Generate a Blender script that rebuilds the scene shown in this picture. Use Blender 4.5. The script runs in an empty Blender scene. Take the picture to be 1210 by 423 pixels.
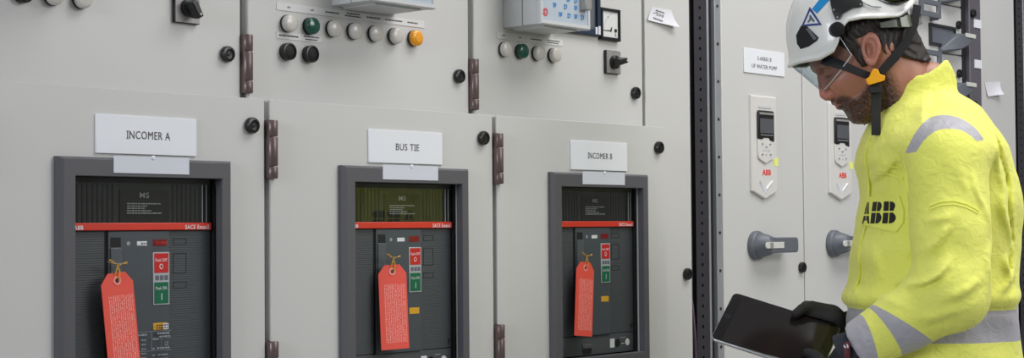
import bpy, bmesh, math
import numpy as np
from mathutils import Vector, Matrix

S = bpy.context.scene
C = bpy.context.collection
R = math.radians

# ---------------------------------------------------------------- camera, light, exposure
YAW, PITCH, ROLL = 0.8613, 0.02964, -0.00791
fwd = Vector((math.sin(YAW) * math.cos(PITCH), math.cos(YAW) * math.cos(PITCH), math.sin(PITCH)))
rt = Vector((math.cos(YAW), -math.sin(YAW), 0))
up = rt.cross(fwd)
r2 = math.cos(ROLL) * rt + math.sin(ROLL) * up
u2 = -math.sin(ROLL) * rt + math.cos(ROLL) * up
cam = bpy.data.objects.new('camera', bpy.data.cameras.new('camera'))
C.objects.link(cam)
cam.matrix_world = Matrix(((r2.x, u2.x, -fwd.x, -1.3078), (r2.y, u2.y, -fwd.y, -2.1991), (r2.z, u2.z, -fwd.z, 1.33), (0, 0, 0, 1)))
cam.data.lens = 58.21
cam.data.sensor_width = 36
cam.data.clip_start = 0.05
S.camera = cam

S.view_settings.view_transform = 'Standard'
S.view_settings.look = 'None'
S.view_settings.gamma = 1
S.view_settings.use_curve_mapping = False
S.view_settings.exposure = 0.03

W = bpy.data.worlds.new('world')
S.world = W
W.use_nodes = True
nt = W.node_tree
nt.nodes.clear()
wo = nt.nodes.new('ShaderNodeOutputWorld')
wb = nt.nodes.new('ShaderNodeBackground')
wr = nt.nodes.new('ShaderNodeValToRGB')
ws = nt.nodes.new('ShaderNodeSeparateXYZ')
wg = nt.nodes.new('ShaderNodeTexCoord')
wm = nt.nodes.new('ShaderNodeMapRange')
nt.links.new(wg.outputs['Generated'], ws.inputs[0])
nt.links.new(ws.outputs['Z'], wm.inputs[0])
wm.inputs[1].default_value = -1
wm.inputs[2].default_value = 1
nt.links.new(wm.outputs[0], wr.inputs[0])
e = wr.color_ramp.elements
e[0].position = 0.0; e[0].color = (0.22, 0.22, 0.225, 1)
e[1].position = 1.0; e[1].color = (0.85, 0.88, 0.92, 1)
m_ = wr.color_ramp.elements.new(0.46); m_.color = (0.32, 0.32, 0.325, 1)
m_ = wr.color_ramp.elements.new(0.62); m_.color = (0.62, 0.64, 0.66, 1)
nt.links.new(wr.outputs[0], wb.inputs[0])
nt.links.new(wb.outputs[0], wo.inputs[0])
wb.inputs[1].default_value = 0.38

def area(name, loc, target, sx, sy, power, color):
    l = bpy.data.lights.new(name, 'AREA')
    l.shape = 'RECTANGLE'; l.size = sx; l.size_y = sy; l.energy = power; l.color = color
    o = bpy.data.objects.new(name, l); C.objects.link(o)
    o.location = loc
    o.rotation_euler = (Vector(target) - Vector(loc)).to_track_quat('-Z', 'Y').to_euler()
    return o
area('ceiling_light', (2.2, -1.35, 3.7), (2.1, -0.5, 1.0), 2.6, 1.2, 60, (1.0, 0.98, 0.97))
area('fill_light', (-6.6, -1.35, 2.7), (1.7, -0.7, 1.3), 2.0, 2.0, 205, (0.88, 0.94, 1.0))  # added bluish fill from far left for the worker's near side, no window
area('fill_light', (2.7, -4.0, 3.0), (2.2, 0.0, 0.9), 2.4, 1.3, 60, (1.0, 0.98, 0.975))  # second added fill, from the front, lifting the middle and right doors

# ---------------------------------------------------------------- materials
def lin(c):
    return tuple((v / 255 / 12.92 if v / 255 <= 0.04045 else ((v / 255 + 0.055) / 1.055) ** 2.4) for v in c) + (1,)
def mat(name, c, rough=0.5, metal=0.0, noise=0.0, nscale=30, bump=0.0, bscale=200, alpha=1.0, trans=0.0, spec=0.5, coat=0.0):
    m = bpy.data.materials.new(name); m.use_nodes = True
    t = m.node_tree; b = t.nodes['Principled BSDF']
    b.inputs['Base Color'].default_value = lin(c)
    b.inputs['Roughness'].default_value = rough
    b.inputs['Metallic'].default_value = metal
    b.inputs['Specular IOR Level'].default_value = spec
    b.inputs['Coat Weight'].default_value = coat
    if trans: b.inputs['Transmission Weight'].default_value = trans
    if alpha < 1: b.inputs['Alpha'].default_value = alpha
    tc = t.nodes.new('ShaderNodeTexCoord')
    if noise:
        n = t.nodes.new('ShaderNodeTexNoise'); n.inputs['Scale'].default_value = nscale; n.inputs['Detail'].default_value = 4
        t.links.new(tc.outputs['Object'], n.inputs['Vector'])
        mx = t.nodes.new('ShaderNodeMix'); mx.data_type = 'RGBA'
        lo = [max(0, v * (1 - noise)) for v in lin(c)[:3]] + [1]
        hi = [min(1, v * (1 + noise)) for v in lin(c)[:3]] + [1]
        mx.inputs[6].default_value = lo; mx.inputs[7].default_value = hi
        t.links.new(n.outputs['Fac'], mx.inputs[0]); t.links.new(mx.outputs[2], b.inputs['Base Color'])
    if bump:
        n2 = t.nodes.new('ShaderNodeTexNoise'); n2.inputs['Scale'].default_value = bscale; n2.inputs['Detail'].default_value = 3
        t.links.new(tc.outputs['Object'], n2.inputs['Vector'])
        bp = t.nodes.new('ShaderNodeBump'); bp.inputs['Strength'].default_value = bump; bp.inputs['Distance'].default_value = 0.001
        t.links.new(n2.outputs['Fac'], bp.inputs['Height']); t.links.new(bp.outputs[0], b.inputs['Normal'])
    return m

M = dict(
    paint=mat('powder_coat_grey', (203, 203, 201), 0.42, noise=0.015, nscale=3, bump=0.12, bscale=500),
    body=mat('cabinet_body_grey', (176, 176, 173), 0.5, noise=0.03, nscale=5),
    inner=mat('cabinet_inner_dark', (30, 32, 34), 0.7, noise=0.2, nscale=8),
    dark=mat('dark_steel', (50, 51, 55), 0.45, 0.3, noise=0.15, nscale=12),
    rail=mat('perforated_rail', (58, 56, 62), 0.5, 0.3, noise=0.1, nscale=20),
    zinc=mat('zinc', (152, 154, 158), 0.42, 0.25, noise=0.1, nscale=20),
    hinge=mat('burnished_hinge', (110, 94, 93), 0.35, 0.45, noise=0.25, nscale=25),
    black=mat('black_plastic', (24, 24, 25), 0.32, noise=0.15, nscale=60),
    blackm=mat('black_matt', (14, 14, 15), 0.7, noise=0.2, nscale=60),
    frame=mat('breaker_frame_grey', (86, 86, 91), 0.48, noise=0.05, nscale=15, bump=0.25, bscale=700),
    cover=mat('breaker_cover_grey', (76, 81, 84), 0.5, noise=0.05, nscale=20, bump=0.15, bscale=600),
    panel=mat('breaker_panel_slate', (70, 77, 83), 0.45, noise=0.05, nscale=20),
    panel2=mat('breaker_slide_grey', (82, 88, 94), 0.4, noise=0.05, nscale=20),
    upper=mat('breaker_upper_dark', (78, 80, 78), 0.5, noise=0.35, nscale=40),
    plate=mat('rating_plate_black', (56, 54, 50), 0.4, noise=0.1, nscale=40),
    red=mat('signal_red', (214, 56, 36), 0.4, noise=0.04, nscale=30),
    pushred=mat('push_red', (196, 36, 34), 0.35, noise=0.05, nscale=30),
    pushgreen=mat('push_green', (14, 104, 72), 0.35, noise=0.05, nscale=30),
    darkred=mat('flag_red', (120, 14, 18), 0.35, noise=0.1, nscale=30),
    white=mat('white_label', (232, 235, 240), 0.4, noise=0.02, nscale=30),
    slip=mat('white_slip', (212, 216, 225), 0.5, noise=0.02, nscale=30),
    ink=mat('ink_grey', (66, 62, 68), 0.6, noise=0.1, nscale=60),
    inkw=mat('print_white', (222, 224, 226), 0.5, noise=0.05, nscale=60),
    print=mat('print_grey', (150, 155, 160), 0.5, noise=0.05, nscale=60),
    guard=mat('clear_guard', (176, 180, 184), 0.2, noise=0.03, nscale=60),
    strip=mat('label_strip', (218, 218, 218), 0.5, noise=0.03, nscale=30),
    lensw=mat('lens_white', (204, 200, 193), 0.25, noise=0.04, nscale=60, coat=0.3),
    lensg=mat('lens_green', (4, 76, 62), 0.2, noise=0.1, nscale=60, coat=0.5),
    lenso=mat('lens_amber', (240, 160, 6), 0.22, noise=0.08, nscale=60, coat=0.5),
    relay=mat('relay_housing', (200, 202, 203), 0.45, noise=0.02, nscale=20),
    relayf=mat('relay_face', (178, 190, 202), 0.4, noise=0.03, nscale=20),
    blueb=mat('relay_blue', (32, 50, 72), 0.4, noise=0.1, nscale=20),
    keyb=mat('key_blue', (88, 152, 214), 0.4, noise=0.05, nscale=60),
    yellow=mat('sticker_yellow', (236, 240, 120), 0.5, noise=0.03, nscale=60),
    orange=mat('orange_label', (222, 166, 40), 0.5, noise=0.1, nscale=60),
    drive=mat('drive_white', (214, 212, 208), 0.35, noise=0.02, nscale=20),
    screen=mat('lcd_grey', (84, 86, 90), 0.25, noise=0.1, nscale=20),
    handle=mat('handle_grey', (98, 102, 110), 0.42, noise=0.05, nscale=30),
    insert=mat('handle_insert', (206, 206, 200), 0.4, noise=0.03, nscale=30),
    abbred=mat('logo_red', (222, 44, 40), 0.4, noise=0.04, nscale=60),
    purple=mat('mauve_channel', (94, 90, 98), 0.45, noise=0.04, nscale=10),
    alu=mat('brushed_plate', (150, 148, 146), 0.35, 0.1, noise=0.15, nscale=60),
    cable=mat('cable_purple', (96, 70, 92), 0.5, noise=0.1, nscale=60),
    paper=mat('paper', (218, 218, 224), 0.7, noise=0.02, nscale=30),
    wire=mat('tie_yellow', (214, 160, 44), 0.5, noise=0.1, nscale=60),
    wire2=mat('tie_olive', (120, 106, 70), 0.5, noise=0.2, nscale=60),
    wbadge=mat('badge_dark_red', (92, 34, 40), 0.6, noise=0.1, nscale=60),
    floor=mat('grey_floor', (150, 150, 150), 0.4, noise=0.08, nscale=2),
    wall=mat('plaster_wall', (200, 200, 198), 0.8, noise=0.03, nscale=3),
)
def clearmat(name, ior, tint, rough=.02):
    m = bpy.data.materials.new(name); m.use_nodes = True; t = m.node_tree; t.nodes.clear()
    o = t.nodes.new('ShaderNodeOutputMaterial'); mx = t.nodes.new('ShaderNodeMixShader'); f = t.nodes.new('ShaderNodeFresnel'); f.inputs['IOR'].default_value = ior
    tr = t.nodes.new('ShaderNodeBsdfTransparent'); tr.inputs[0].default_value = lin(tint); g = t.nodes.new('ShaderNodeBsdfGlossy'); g.inputs['Roughness'].default_value = rough
    ge = t.nodes.new('ShaderNodeNewGeometry'); iv = t.nodes.new('ShaderNodeMath'); iv.operation = 'SUBTRACT'; iv.inputs[0].default_value = 1.0; t.links.new(ge.outputs['Backfacing'], iv.inputs[1])
    mu = t.nodes.new('ShaderNodeMath'); mu.operation = 'MULTIPLY'; t.links.new(f.outputs[0], mu.inputs[0]); t.links.new(iv.outputs[0], mu.inputs[1])
    t.links.new(mu.outputs[0], mx.inputs[0]); t.links.new(tr.outputs[0], mx.inputs[1]); t.links.new(g.outputs[0], mx.inputs[2]); t.links.new(mx.outputs[0], o.inputs[0])
    return m
M['clear'] = clearmat('clear_cover', 1.75, (228, 230, 228))
def tagmat():
    m = mat('danger_tag_red', (232, 84, 68), 0.5)
    t = m.node_tree; b = t.nodes['Principled BSDF']
    tc = t.nodes.new('ShaderNodeTexCoord')
    mp = t.nodes.new('ShaderNodeMapping'); mp.inputs['Scale'].default_value = (380, 1, 760)
    n = t.nodes.new('ShaderNodeTexNoise'); n.inputs['Scale'].default_value = 1; n.inputs['Detail'].default_value = 1
    w = t.nodes.new('ShaderNodeTexWave'); w.wave_type = 'BANDS'; w.bands_direction = 'X'; w.inputs['Scale'].default_value = 78
    w.inputs['Distortion'].default_value = 0
    t.links.new(tc.outputs['Object'], mp.inputs[0]); t.links.new(mp.outputs[0], n.inputs['Vector'])
    t.links.new(tc.outputs['Object'], w.inputs['Vector'])
    g = t.nodes.new('ShaderNodeMath'); g.operation = 'GREATER_THAN'; g.inputs[1].default_value = 0.5
    t.links.new(n.outputs['Fac'], g.inputs[0])
    g2 = t.nodes.new('ShaderNodeMath'); g2.operation = 'GREATER_THAN'; g2.inputs[1].default_value = 0.45
    t.links.new(w.outputs['Fac'], g2.inputs[0])
    sp = t.nodes.new('ShaderNodeSeparateXYZ'); t.links.new(tc.outputs['Object'], sp.inputs[0])
    def rng(a, b_, axis):
        x = t.nodes.new('ShaderNodeMath'); x.operation = 'GREATER_THAN'; x.inputs[1].default_value = a
        y = t.nodes.new('ShaderNodeMath'); y.operation = 'LESS_THAN'; y.inputs[1].default_value = b_
        z = t.nodes.new('ShaderNodeMath'); z.operation = 'MULTIPLY'
        t.links.new(sp.outputs[axis], x.inputs[0]); t.links.new(sp.outputs[axis], y.inputs[0])
        t.links.new(x.outputs[0], z.inputs[0]); t.links.new(y.outputs[0], z.inputs[1]); return z
    def mul(a, b_):
        z = t.nodes.new('ShaderNodeMath'); z.operation = 'MULTIPLY'
        t.links.new(a.outputs[0], z.inputs[0]); t.links.new(b_.outputs[0], z.inputs[1]); return z
    k = mul(mul(g, g2), mul(rng(-0.019, 0.027, 'X'), rng(-0.146, -0.036, 'Z')))
    sc = t.nodes.new('ShaderNodeMath'); sc.operation = 'MULTIPLY'; sc.inputs[1].default_value = 0.48
    t.links.new(k.outputs[0], sc.inputs[0])
    mx = t.nodes.new('ShaderNodeMix'); mx.data_type = 'RGBA'
    mx.inputs[6].default_value = lin((232, 84, 68)); mx.inputs[7].default_value = lin((250, 226, 220))
    t.links.new(sc.outputs[0], mx.inputs[0]); t.links.new(mx.outputs[2], b.inputs['Base Color'])
    return m
M['tag'] = tagmat()

# ---------------------------------------------------------------- mesh helpers
ORG = {}
class MB:
    def __init__(s): s.v = []; s.f = []
    def add(s, vs, fs):
        k = len(s.v); s.v += [tuple(q) for q in vs]; s.f += [tuple(i + k for i in f) for f in fs]; return s
    def box(s, x0, x1, y0, y1, z0, z1):
        return s.add([(x0,y0,z0),(x1,y0,z0),(x1,y1,z0),(x0,y1,z0),(x0,y0,z1),(x1,y0,z1),(x1,y1,z1),(x0,y1,z1)],
                     [(0,3,2,1),(4,5,6,7),(0,1,5,4),(1,2,6,5),(2,3,7,6),(3,0,4,7)])
    def prism(s, poly, y0, y1):            # polygon in XZ, counter-clockwise seen from -Y, extruded along Y
        n = len(poly)
        a = sum(poly[i][0]*poly[(i+1)%n][1]-poly[(i+1)%n][0]*poly[i][1] for i in range(n))
        if a < 0: poly = poly[::-1]
        vs = [(x, y0, z) for x, z in poly] + [(x, y1, z) for x, z in poly]
        return s.add(vs, [tuple(range(n)), tuple(range(2*n-1, n-1, -1))] + [(i, i+n, (i+1)%n+n, (i+1)%n) for i in range(n)])
    def lathe(s, prof, c=(0,0,0), axis=(0,-1,0), n=28, caps=True):   # prof = [(radius, distance along axis)]
        a = Vector(axis).normalized(); t = Vector((0,0,1)) if abs(a.z) < .9 else Vector((1,0,0))
        u = a.cross(t).normalized(); w = a.cross(u); c = Vector(c); vs = []; fs = []
        for r, h in prof:
            for i in range(n):
                q = 2*math.pi*i/n; vs.append(c + a*h + (u*math.cos(q) + w*math.sin(q))*r)
        for k in range(len(prof)-1):
            for i in range(n):
                j = (i+1) % n; fs.append((k*n+i, k*n+j, (k+1)*n+j, (k+1)*n+i))
        if caps: fs.append(tuple(range(n-1,-1,-1))); fs.append(tuple((len(prof)-1)*n+i for i in range(n)))
        return s.add(vs, fs)
    def tube(s, path, r, n=8, flat=None):
        P = [Vector(q) for q in path]; vs = []; fs = []; u = None
        for k, q in enumerate(P):
            d = (P[min(k+1, len(P)-1)] - P[max(k-1, 0)]).normalized()
            if u is None: u = d.cross(Vector((0,0,1)) if abs(d.z) < .9 else Vector((1,0,0))).normalized()
            u = (u - d*u.dot(d)).normalized(); w = d.cross(u)
            rr = r[k] if isinstance(r, (list, tuple)) else r
            for i in range(n):
                a = 2*math.pi*i/n; vs.append(q + (u*math.cos(a) + w*math.sin(a))*rr)
        for k in range(len(P)-1):
            for i in range(n):
                j = (i+1) % n; fs.append((k*n+i, k*n+j, (k+1)*n+j, (k+1)*n+i))
        fs.append(tuple(range(n-1,-1,-1))); fs.append(tuple((len(P)-1)*n+i for i in range(n)))
        return s.add(vs, fs)
    def ring(s, loops):                    # loops = [(x0,x1,y,z0,z1)] bridged one after another, open centre
        vs = []; fs = []
        for x0, x1, y, z0, z1 in loops: vs += [(x0,y,z0),(x1,y,z0),(x1,y,z1),(x0,y,z1)]
        for k in range(len(loops)-1):
            for i in range(4):
                j = (i+1) % 4; fs.append((k*4+i, k*4+j, (k+1)*4+j, (k+1)*4+i))
        return s.add(vs, fs)
    def build(s, name, m, parent=None, bevel=0, seg=2, smooth=False, sharp=35, label=None):
        o0 = ORG.get(parent.name, Vector()) if parent is not None else Vector()
        me = bpy.data.meshes.new(name)
        me.from_pydata([tuple(Vector(q) - o0) for q in s.v], [], s.f)
        me.materials.append(m)
        b = bmesh.new(); b.from_mesh(me); bmesh.ops.recalc_face_normals(b, faces=b.faces); b.to_mesh(me); b.free()
        o = bpy.data.objects.new(name, me); C.objects.link(o)
        if parent is not None: o.parent = parent
        ORG[o.name] = o0
        if bevel:
            q = o.modifiers.new('bevel', 'BEVEL'); q.width = bevel; q.segments = seg; q.limit_method = 'ANGLE'; q.angle_limit = R(30)
            smooth = True
        if smooth:
            for p_ in me.polygons: p_.use_smooth = True
            try: me.set_sharp_from_angle(angle=R(sharp))
            except Exception: pass
        if label: o['label'] = label
        return o
def tag(o, label, cat, group=None, kind=None):
    o['label'] = label; o['category'] = cat
    if group: o['group'] = group
    if kind: o['kind'] = kind
    return o
def thing(name, loc, label, cat, group=None):
    o = bpy.data.objects.new(name, None); C.objects.link(o); o.location = loc; o.empty_display_size = 0.05
    ORG[o.name] = Vector(loc)
    return tag(o, label, cat, group)
def struct(o): o['kind'] = 'structure'; return o
def kids(o): return [c for c in C.objects if c.parent == o]
def dup(o, delta, label, group=None):
    r = o.copy(); C.objects.link(r); r.location = Vector(o.location) + Vector(delta); r['label'] = label
    if group: r['group'] = group
    ORG[r.name] = ORG[o.name] + Vector(delta)
    for c in kids(o):
        d = c.copy(); C.objects.link(d); d.parent = r
        for g in kids(c):
            h = g.copy(); C.objects.link(h); h.parent = d
    return r
def text_mesh(txt, x0, z0, width, height, y, depth=0.0004, bold=0.0, shear=0.0):
    cu = bpy.data.curves.new('lettering', 'FONT'); cu.body = txt; cu.size = 1; cu.extrude = 0.5; cu.offset = bold; cu.shear = shear; cu.space_character = 1.1
    cu.resolution_u = 3
    ob = bpy.data.objects.new('lettering', cu); C.objects.link(ob)
    dg = bpy.context.evaluated_depsgraph_get(); me = ob.evaluated_get(dg).to_mesh()
    v = [tuple(q.co) for q in me.vertices]; f = [tuple(p_.vertices) for p_ in me.polygons]
    ob.evaluated_get(dg).to_mesh_clear(); bpy.data.objects.remove(ob)
    xs = [q[0] for q in v]; ys = [q[1] for q in v]; a, b_ = min(xs), max(xs); c, d = min(ys), max(ys)
    out = MB()
    out.add([(x0 + (q[0]-a)/(b_-a)*width, y - (0.5 + q[2]) * depth, z0 + (q[1]-c)/(d-c)*height) for q in v], f)
    return out
def serifs(mb, frac=.34):                # cross-bars on the capital I, as on the engraved plates
    par = list(range(len(mb.v)))
    def find(a):
        while par[a] != a: par[a] = par[par[a]]; a = par[a]
        return a
    for f in mb.f:
        for i in f[1:]: par[find(i)] = find(f[0])
    isl = {}
    for i in range(len(mb.v)): isl.setdefault(find(i), []).append(mb.v[i])
    cells = {}
    for vs in isl.values():
        xs = [q[0] for q in vs]; zs = [q[2] for q in vs]; cells.setdefault(round(sum(xs)/len(xs), 3), []).append((min(xs), max(xs), min(zs), max(zs), vs[0][1]))
    for c in cells.values():
        x0, x1, z0, z1, y = min(q[0] for q in c), max(q[1] for q in c), min(q[2] for q in c), max(q[3] for q in c), c[0][4]
        h = z1 - z0
        if h > 0 and (x1 - x0) < .25*h:
            m_ = (x0+x1)/2; w_ = frac*h; t_ = (x1-x0)*.8
            mb.box(m_-w_/2, m_+w_/2, y-.0002, y+.0002, z0, z0+t_).box(m_-w_/2, m_+w_/2, y-.0002, y+.0002, z1-t_, z1)
    return mb
def write(txt, x0, z0, width, height, y, m, parent, bold=0.0, name='lettering'):
    return text_mesh(txt, x0, z0, width, height, y, bold=bold).build(name, m, parent)
def dashes(rows, y, m, parent, name='fine_print', th=0.0003):
    b = MB()
    for x0, x1, z, h in rows:              # each row broken up like words
        x = x0; k = 0
        while x < x1 - 0.0005:
            L = (0.0042, 0.0026, 0.0058, 0.0034)[k % 4]; k += 1
            b.box(x, min(x + L, x1), y - th, y, z, z + h); x += L + 0.0012
    return b.build(name, m, parent)

U = 0.0626                       # depth of the upper doors behind the lower ones
# ---------------------------------------------------------------- the room
struct(MB().box(-4, 8, -6, 2.4, -0.1, 0).build('floor', M['floor']))
struct(MB().box(-4, 8, 1.1, 1.25, 0, 3.9).build('wall_back', M['wall']))

# ---------------------------------------------------------------- switchgear cabinets
def lock(x, y, z, parent, r=0.0142):
    b = MB().lathe([(r*.90, 0), (r, .002), (r, .0070), (r*.9, .0100), (r*.62, .0108), (r*.58, .0085), (r*.30, .0082), (r*.26, .0095), (.0005, .0097)], (x, y, z))
    return b.build('lock', M['black'], parent, smooth=True, sharp=50)
def hinge(x, y, z0, z1, parent, r=0.0105):
    L = z1 - z0; b = MB()
    for a, c in ((0, .205), (.215, .71), (.72, 1)):
        b.lathe([(r*.9, z0 + a*L), (r, z0 + a*L + .0015), (r, z0 + c*L - .0015), (r*.9, z0 + c*L)], (x, y, 0), (0, 0, 1), 20)
    b.box(x - r*1.05, x - r*.2, y - r*.4, y + r*1.2, z0, z1)
    return b.build('hinge', M['hinge'], parent, smooth=True, sharp=40)
def door(name, x0, x1, yf, z0, z1, parent, hole=None, th=0.018, bev=0.003):
    b = MB()
    if hole:
        h = hole
        b.ring([(h[0], h[1], yf+th, h[2], h[3]), (x0, x1, yf+th, z0, z1), (x0, x1, yf, z0, z1), (h[0], h[1], yf, h[2], h[3]), (h[0], h[1], yf+th, h[2], h[3])])
        bm_ = b.build(name, M['paint'], parent, bevel=bev, seg=3)
        q = bmesh.new(); q.from_mesh(bm_.data); bmesh.ops.remove_doubles(q, verts=q.verts, dist=1e-5); bmesh.ops.recalc_face_normals(q, faces=q.faces); q.to_mesh(bm_.data); q.free()
        return bm_
    b.box(x0, x1, yf, yf + th, z0, z1)
    return b.build(name, M['paint'], parent, bevel=bev, seg=3)

def incomer_cabinet(k, label):
    X = 0.6*k; t = thing('switchgear_cabinet', (X + .3, .45, 0), label, 'cabinet', 'grey switchgear cabinets with circuit breakers')
    last = k == 2
    MB().box(X + .001, X + .599, .08, .80, .06, 2.25).box(X + .002, X + (.598 if not last else .585), .036, .085, .06, 1.548).build('body', M['body'], t, bevel=.001, seg=1)
    MB().box(X + .01, X + .59, .10, .78, 0, .06).build('plinth', M['dark'], t)
    g = .0065
    d1 = door('lower_door', X + g, X + .6 - g, 0, .10, 1.5581, t, hole=(X + .192, X + .499, 1.03, 1.43), bev=.005)
    d2 = door('upper_door', X + .0085, X + .5935, U, 1.5530, 2.22, t)
    for z1 in (1.5215, 1.1365, .7515, .37):
        hinge(X + .0075, -.0035, z1 - .102, z1, d1)
    hinge(X + .0050, U - .0035, 1.572, 1.676, d2)
    hinge(X + .0050, U - .0035, 1.962, 2.066, d2)
    for z in (1.5103, .85): lock(X + .562, 0, z, d1)
    for z in (1.638, 2.10): lock(X + .5600, U, z, d2)
    return t
cabs = [incomer_cabinet(0, 'grey switchgear cabinet labelled INCOMER A, leftmost of the three breaker cabinets'),
        incomer_cabinet(1, 'grey switchgear cabinet labelled BUS TIE, middle of the three breaker cabinets'),
        incomer_cabinet(2, 'grey switchgear cabinet labelled INCOMER B, right of the BUS TIE cabinet')]
# narrow filler cabinet right of INCOMER B: the set-back door that carries the handwritten note
t = thing('side_compartment', (1.90, .45, 0), 'tall narrow plain grey door panel between INCOMER B and the black perforated rail', 'cabinet')
MB().box(1.801, 1.984, .085, .80, .06, 2.25).build('body', M['body'], t, bevel=.001, seg=1)
MB().box(1.81, 1.975, .10, .78, 0, .06).build('plinth', M['dark'], t)
d = door('door', 1.8045, 1.9865, U, .10, 2.22, t)
lock(1.9605, U, 1.2173, d); lock(1.9605, U, .45, d)

def rail(x0, x1, label, withcable=False):
    # open edge of a cabinet frame: side walls, a perforated upright in the middle and a bright edge strip
    t = thing('frame_upright', ((x0+x1)/2, .3, 0), label, 'rail', 'perforated black frame uprights')
    w = x1 - x0
    MB().box(x0, x1, .16, .80, 0, 2.25).build('side_wall', M['inner'], t)
    MB().box(x0 + .0005, x0 + .0270, U + .032, .17, 0, 2.25).build('edge_channel', M['blackm'], t)
    MB().box(x0 + .0112, x0 + .0155, U + .010, .090, 0, 2.25).build('edge_strip', M['rail'], t)
    b = MB()                               # perforated face: strips with holes between
    cx = x0 + .0515; hw = .0262; zc = .0125; yf = U + .006; r = .0045
    while zc < 2.24:
        z0, z1 = zc - .0125, zc + .0125; n = 12
        sq = [(cx-hw, z0), (cx-r*1.2, z0), (cx+r*1.2, z0), (cx+hw, z0), (cx+hw, zc-r*1.2), (cx+hw, zc+r*1.2), (cx+hw, z1), (cx+r*1.2, z1), (cx-r*1.2, z1), (cx-hw, z1), (cx-hw, zc+r*1.2), (cx-hw, zc-r*1.2)]
        vs = [(a, yf, c) for a, c in sq]
        for i in range(12):
            a, c = sq[i]; q = math.atan2(c - zc, a - cx); vs.append((cx + r*math.cos(q), yf, zc + r*math.sin(q)))
        for i in range(12): vs.append((vs[12+i][0], yf + .003, vs[12+i][2]))
        b.add(vs, [(i, (i+1)%12, 12+(i+1)%12, 12+i) for i in range(12)] + [(12+i, 12+(i+1)%12, 24+(i+1)%12, 24+i) for i in range(12)])
        zc += .025
    b.build('perforated_rail', M['rail'], t)
    MB().box(cx - hw, cx + hw, yf + .0035, .158, 0, 2.25).build('rail_back', M['blackm'], t)
    MB().box(x0 + .0820, x0 + .0905, U + .006, .12, 0, 2.25).build('bright_strip', M['zinc'], t, bevel=.001, seg=1)
    MB().box(x0 + .0925, x1 - .001, U + .012, .158, 0, 2.25).build('seal', M['blackm'], t)
    return t
rail(1.9880, 2.0955, 'black perforated steel upright between the INCOMER B side door and the drive cabinet')
b = MB().tube([(2.0075, U+.001, .0), (2.0075, U+.001, .5), (2.0045, U+.002, .9), (1.9985, U+.002, 1.06), (1.9943, U+.006, 1.14), (1.9932, U+.020, 1.20)], .0034)
tag(b.build('cable', M['cable'], smooth=True), 'thin purple cable running up behind the edge of the narrow grey door', 'cable')

# drive cabinet with two doors
t = thing('drive_cabinet', (2.50, .45, 0), 'tall grey drive cabinet with two narrow doors behind the worker', 'cabinet')
MB().box(2.0965, 2.958, .085, .80, .06, 2.25).build('body', M['body'], t, bevel=.001, seg=1)
MB().box(2.11, 2.94, .10, .78, 0, .06).build('plinth', M['dark'], t)
fs = MB().box(2.0962, 2.1210, U + .001, .085, .06, 2.22).build('front_stile', M['zinc'], t, bevel=.001, seg=1)
sb = MB()
z = .0535
while z < 2.2:
    sb.lathe([(.0038, 0), (.0038, .0012), (.0018, .0014), (.0016, .0004), (.0004, .0004)], (2.1085, U + .001, z + .052)); z += .0930
sb.build('screws', M['dark'], fs, smooth=True)
for x0 in (2.1225, 2.5100):
    d = door('door', x0, x0 + .3825, U, .10, 2.22, t)
    lock(x0 + .3655, U, (2.4840, 1.2209)[1], d); lock(x0 + .3655, U, 1.95, d)
door('filler_panel', 2.8955, 2.957, U, .10, 2.22, t)

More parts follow.
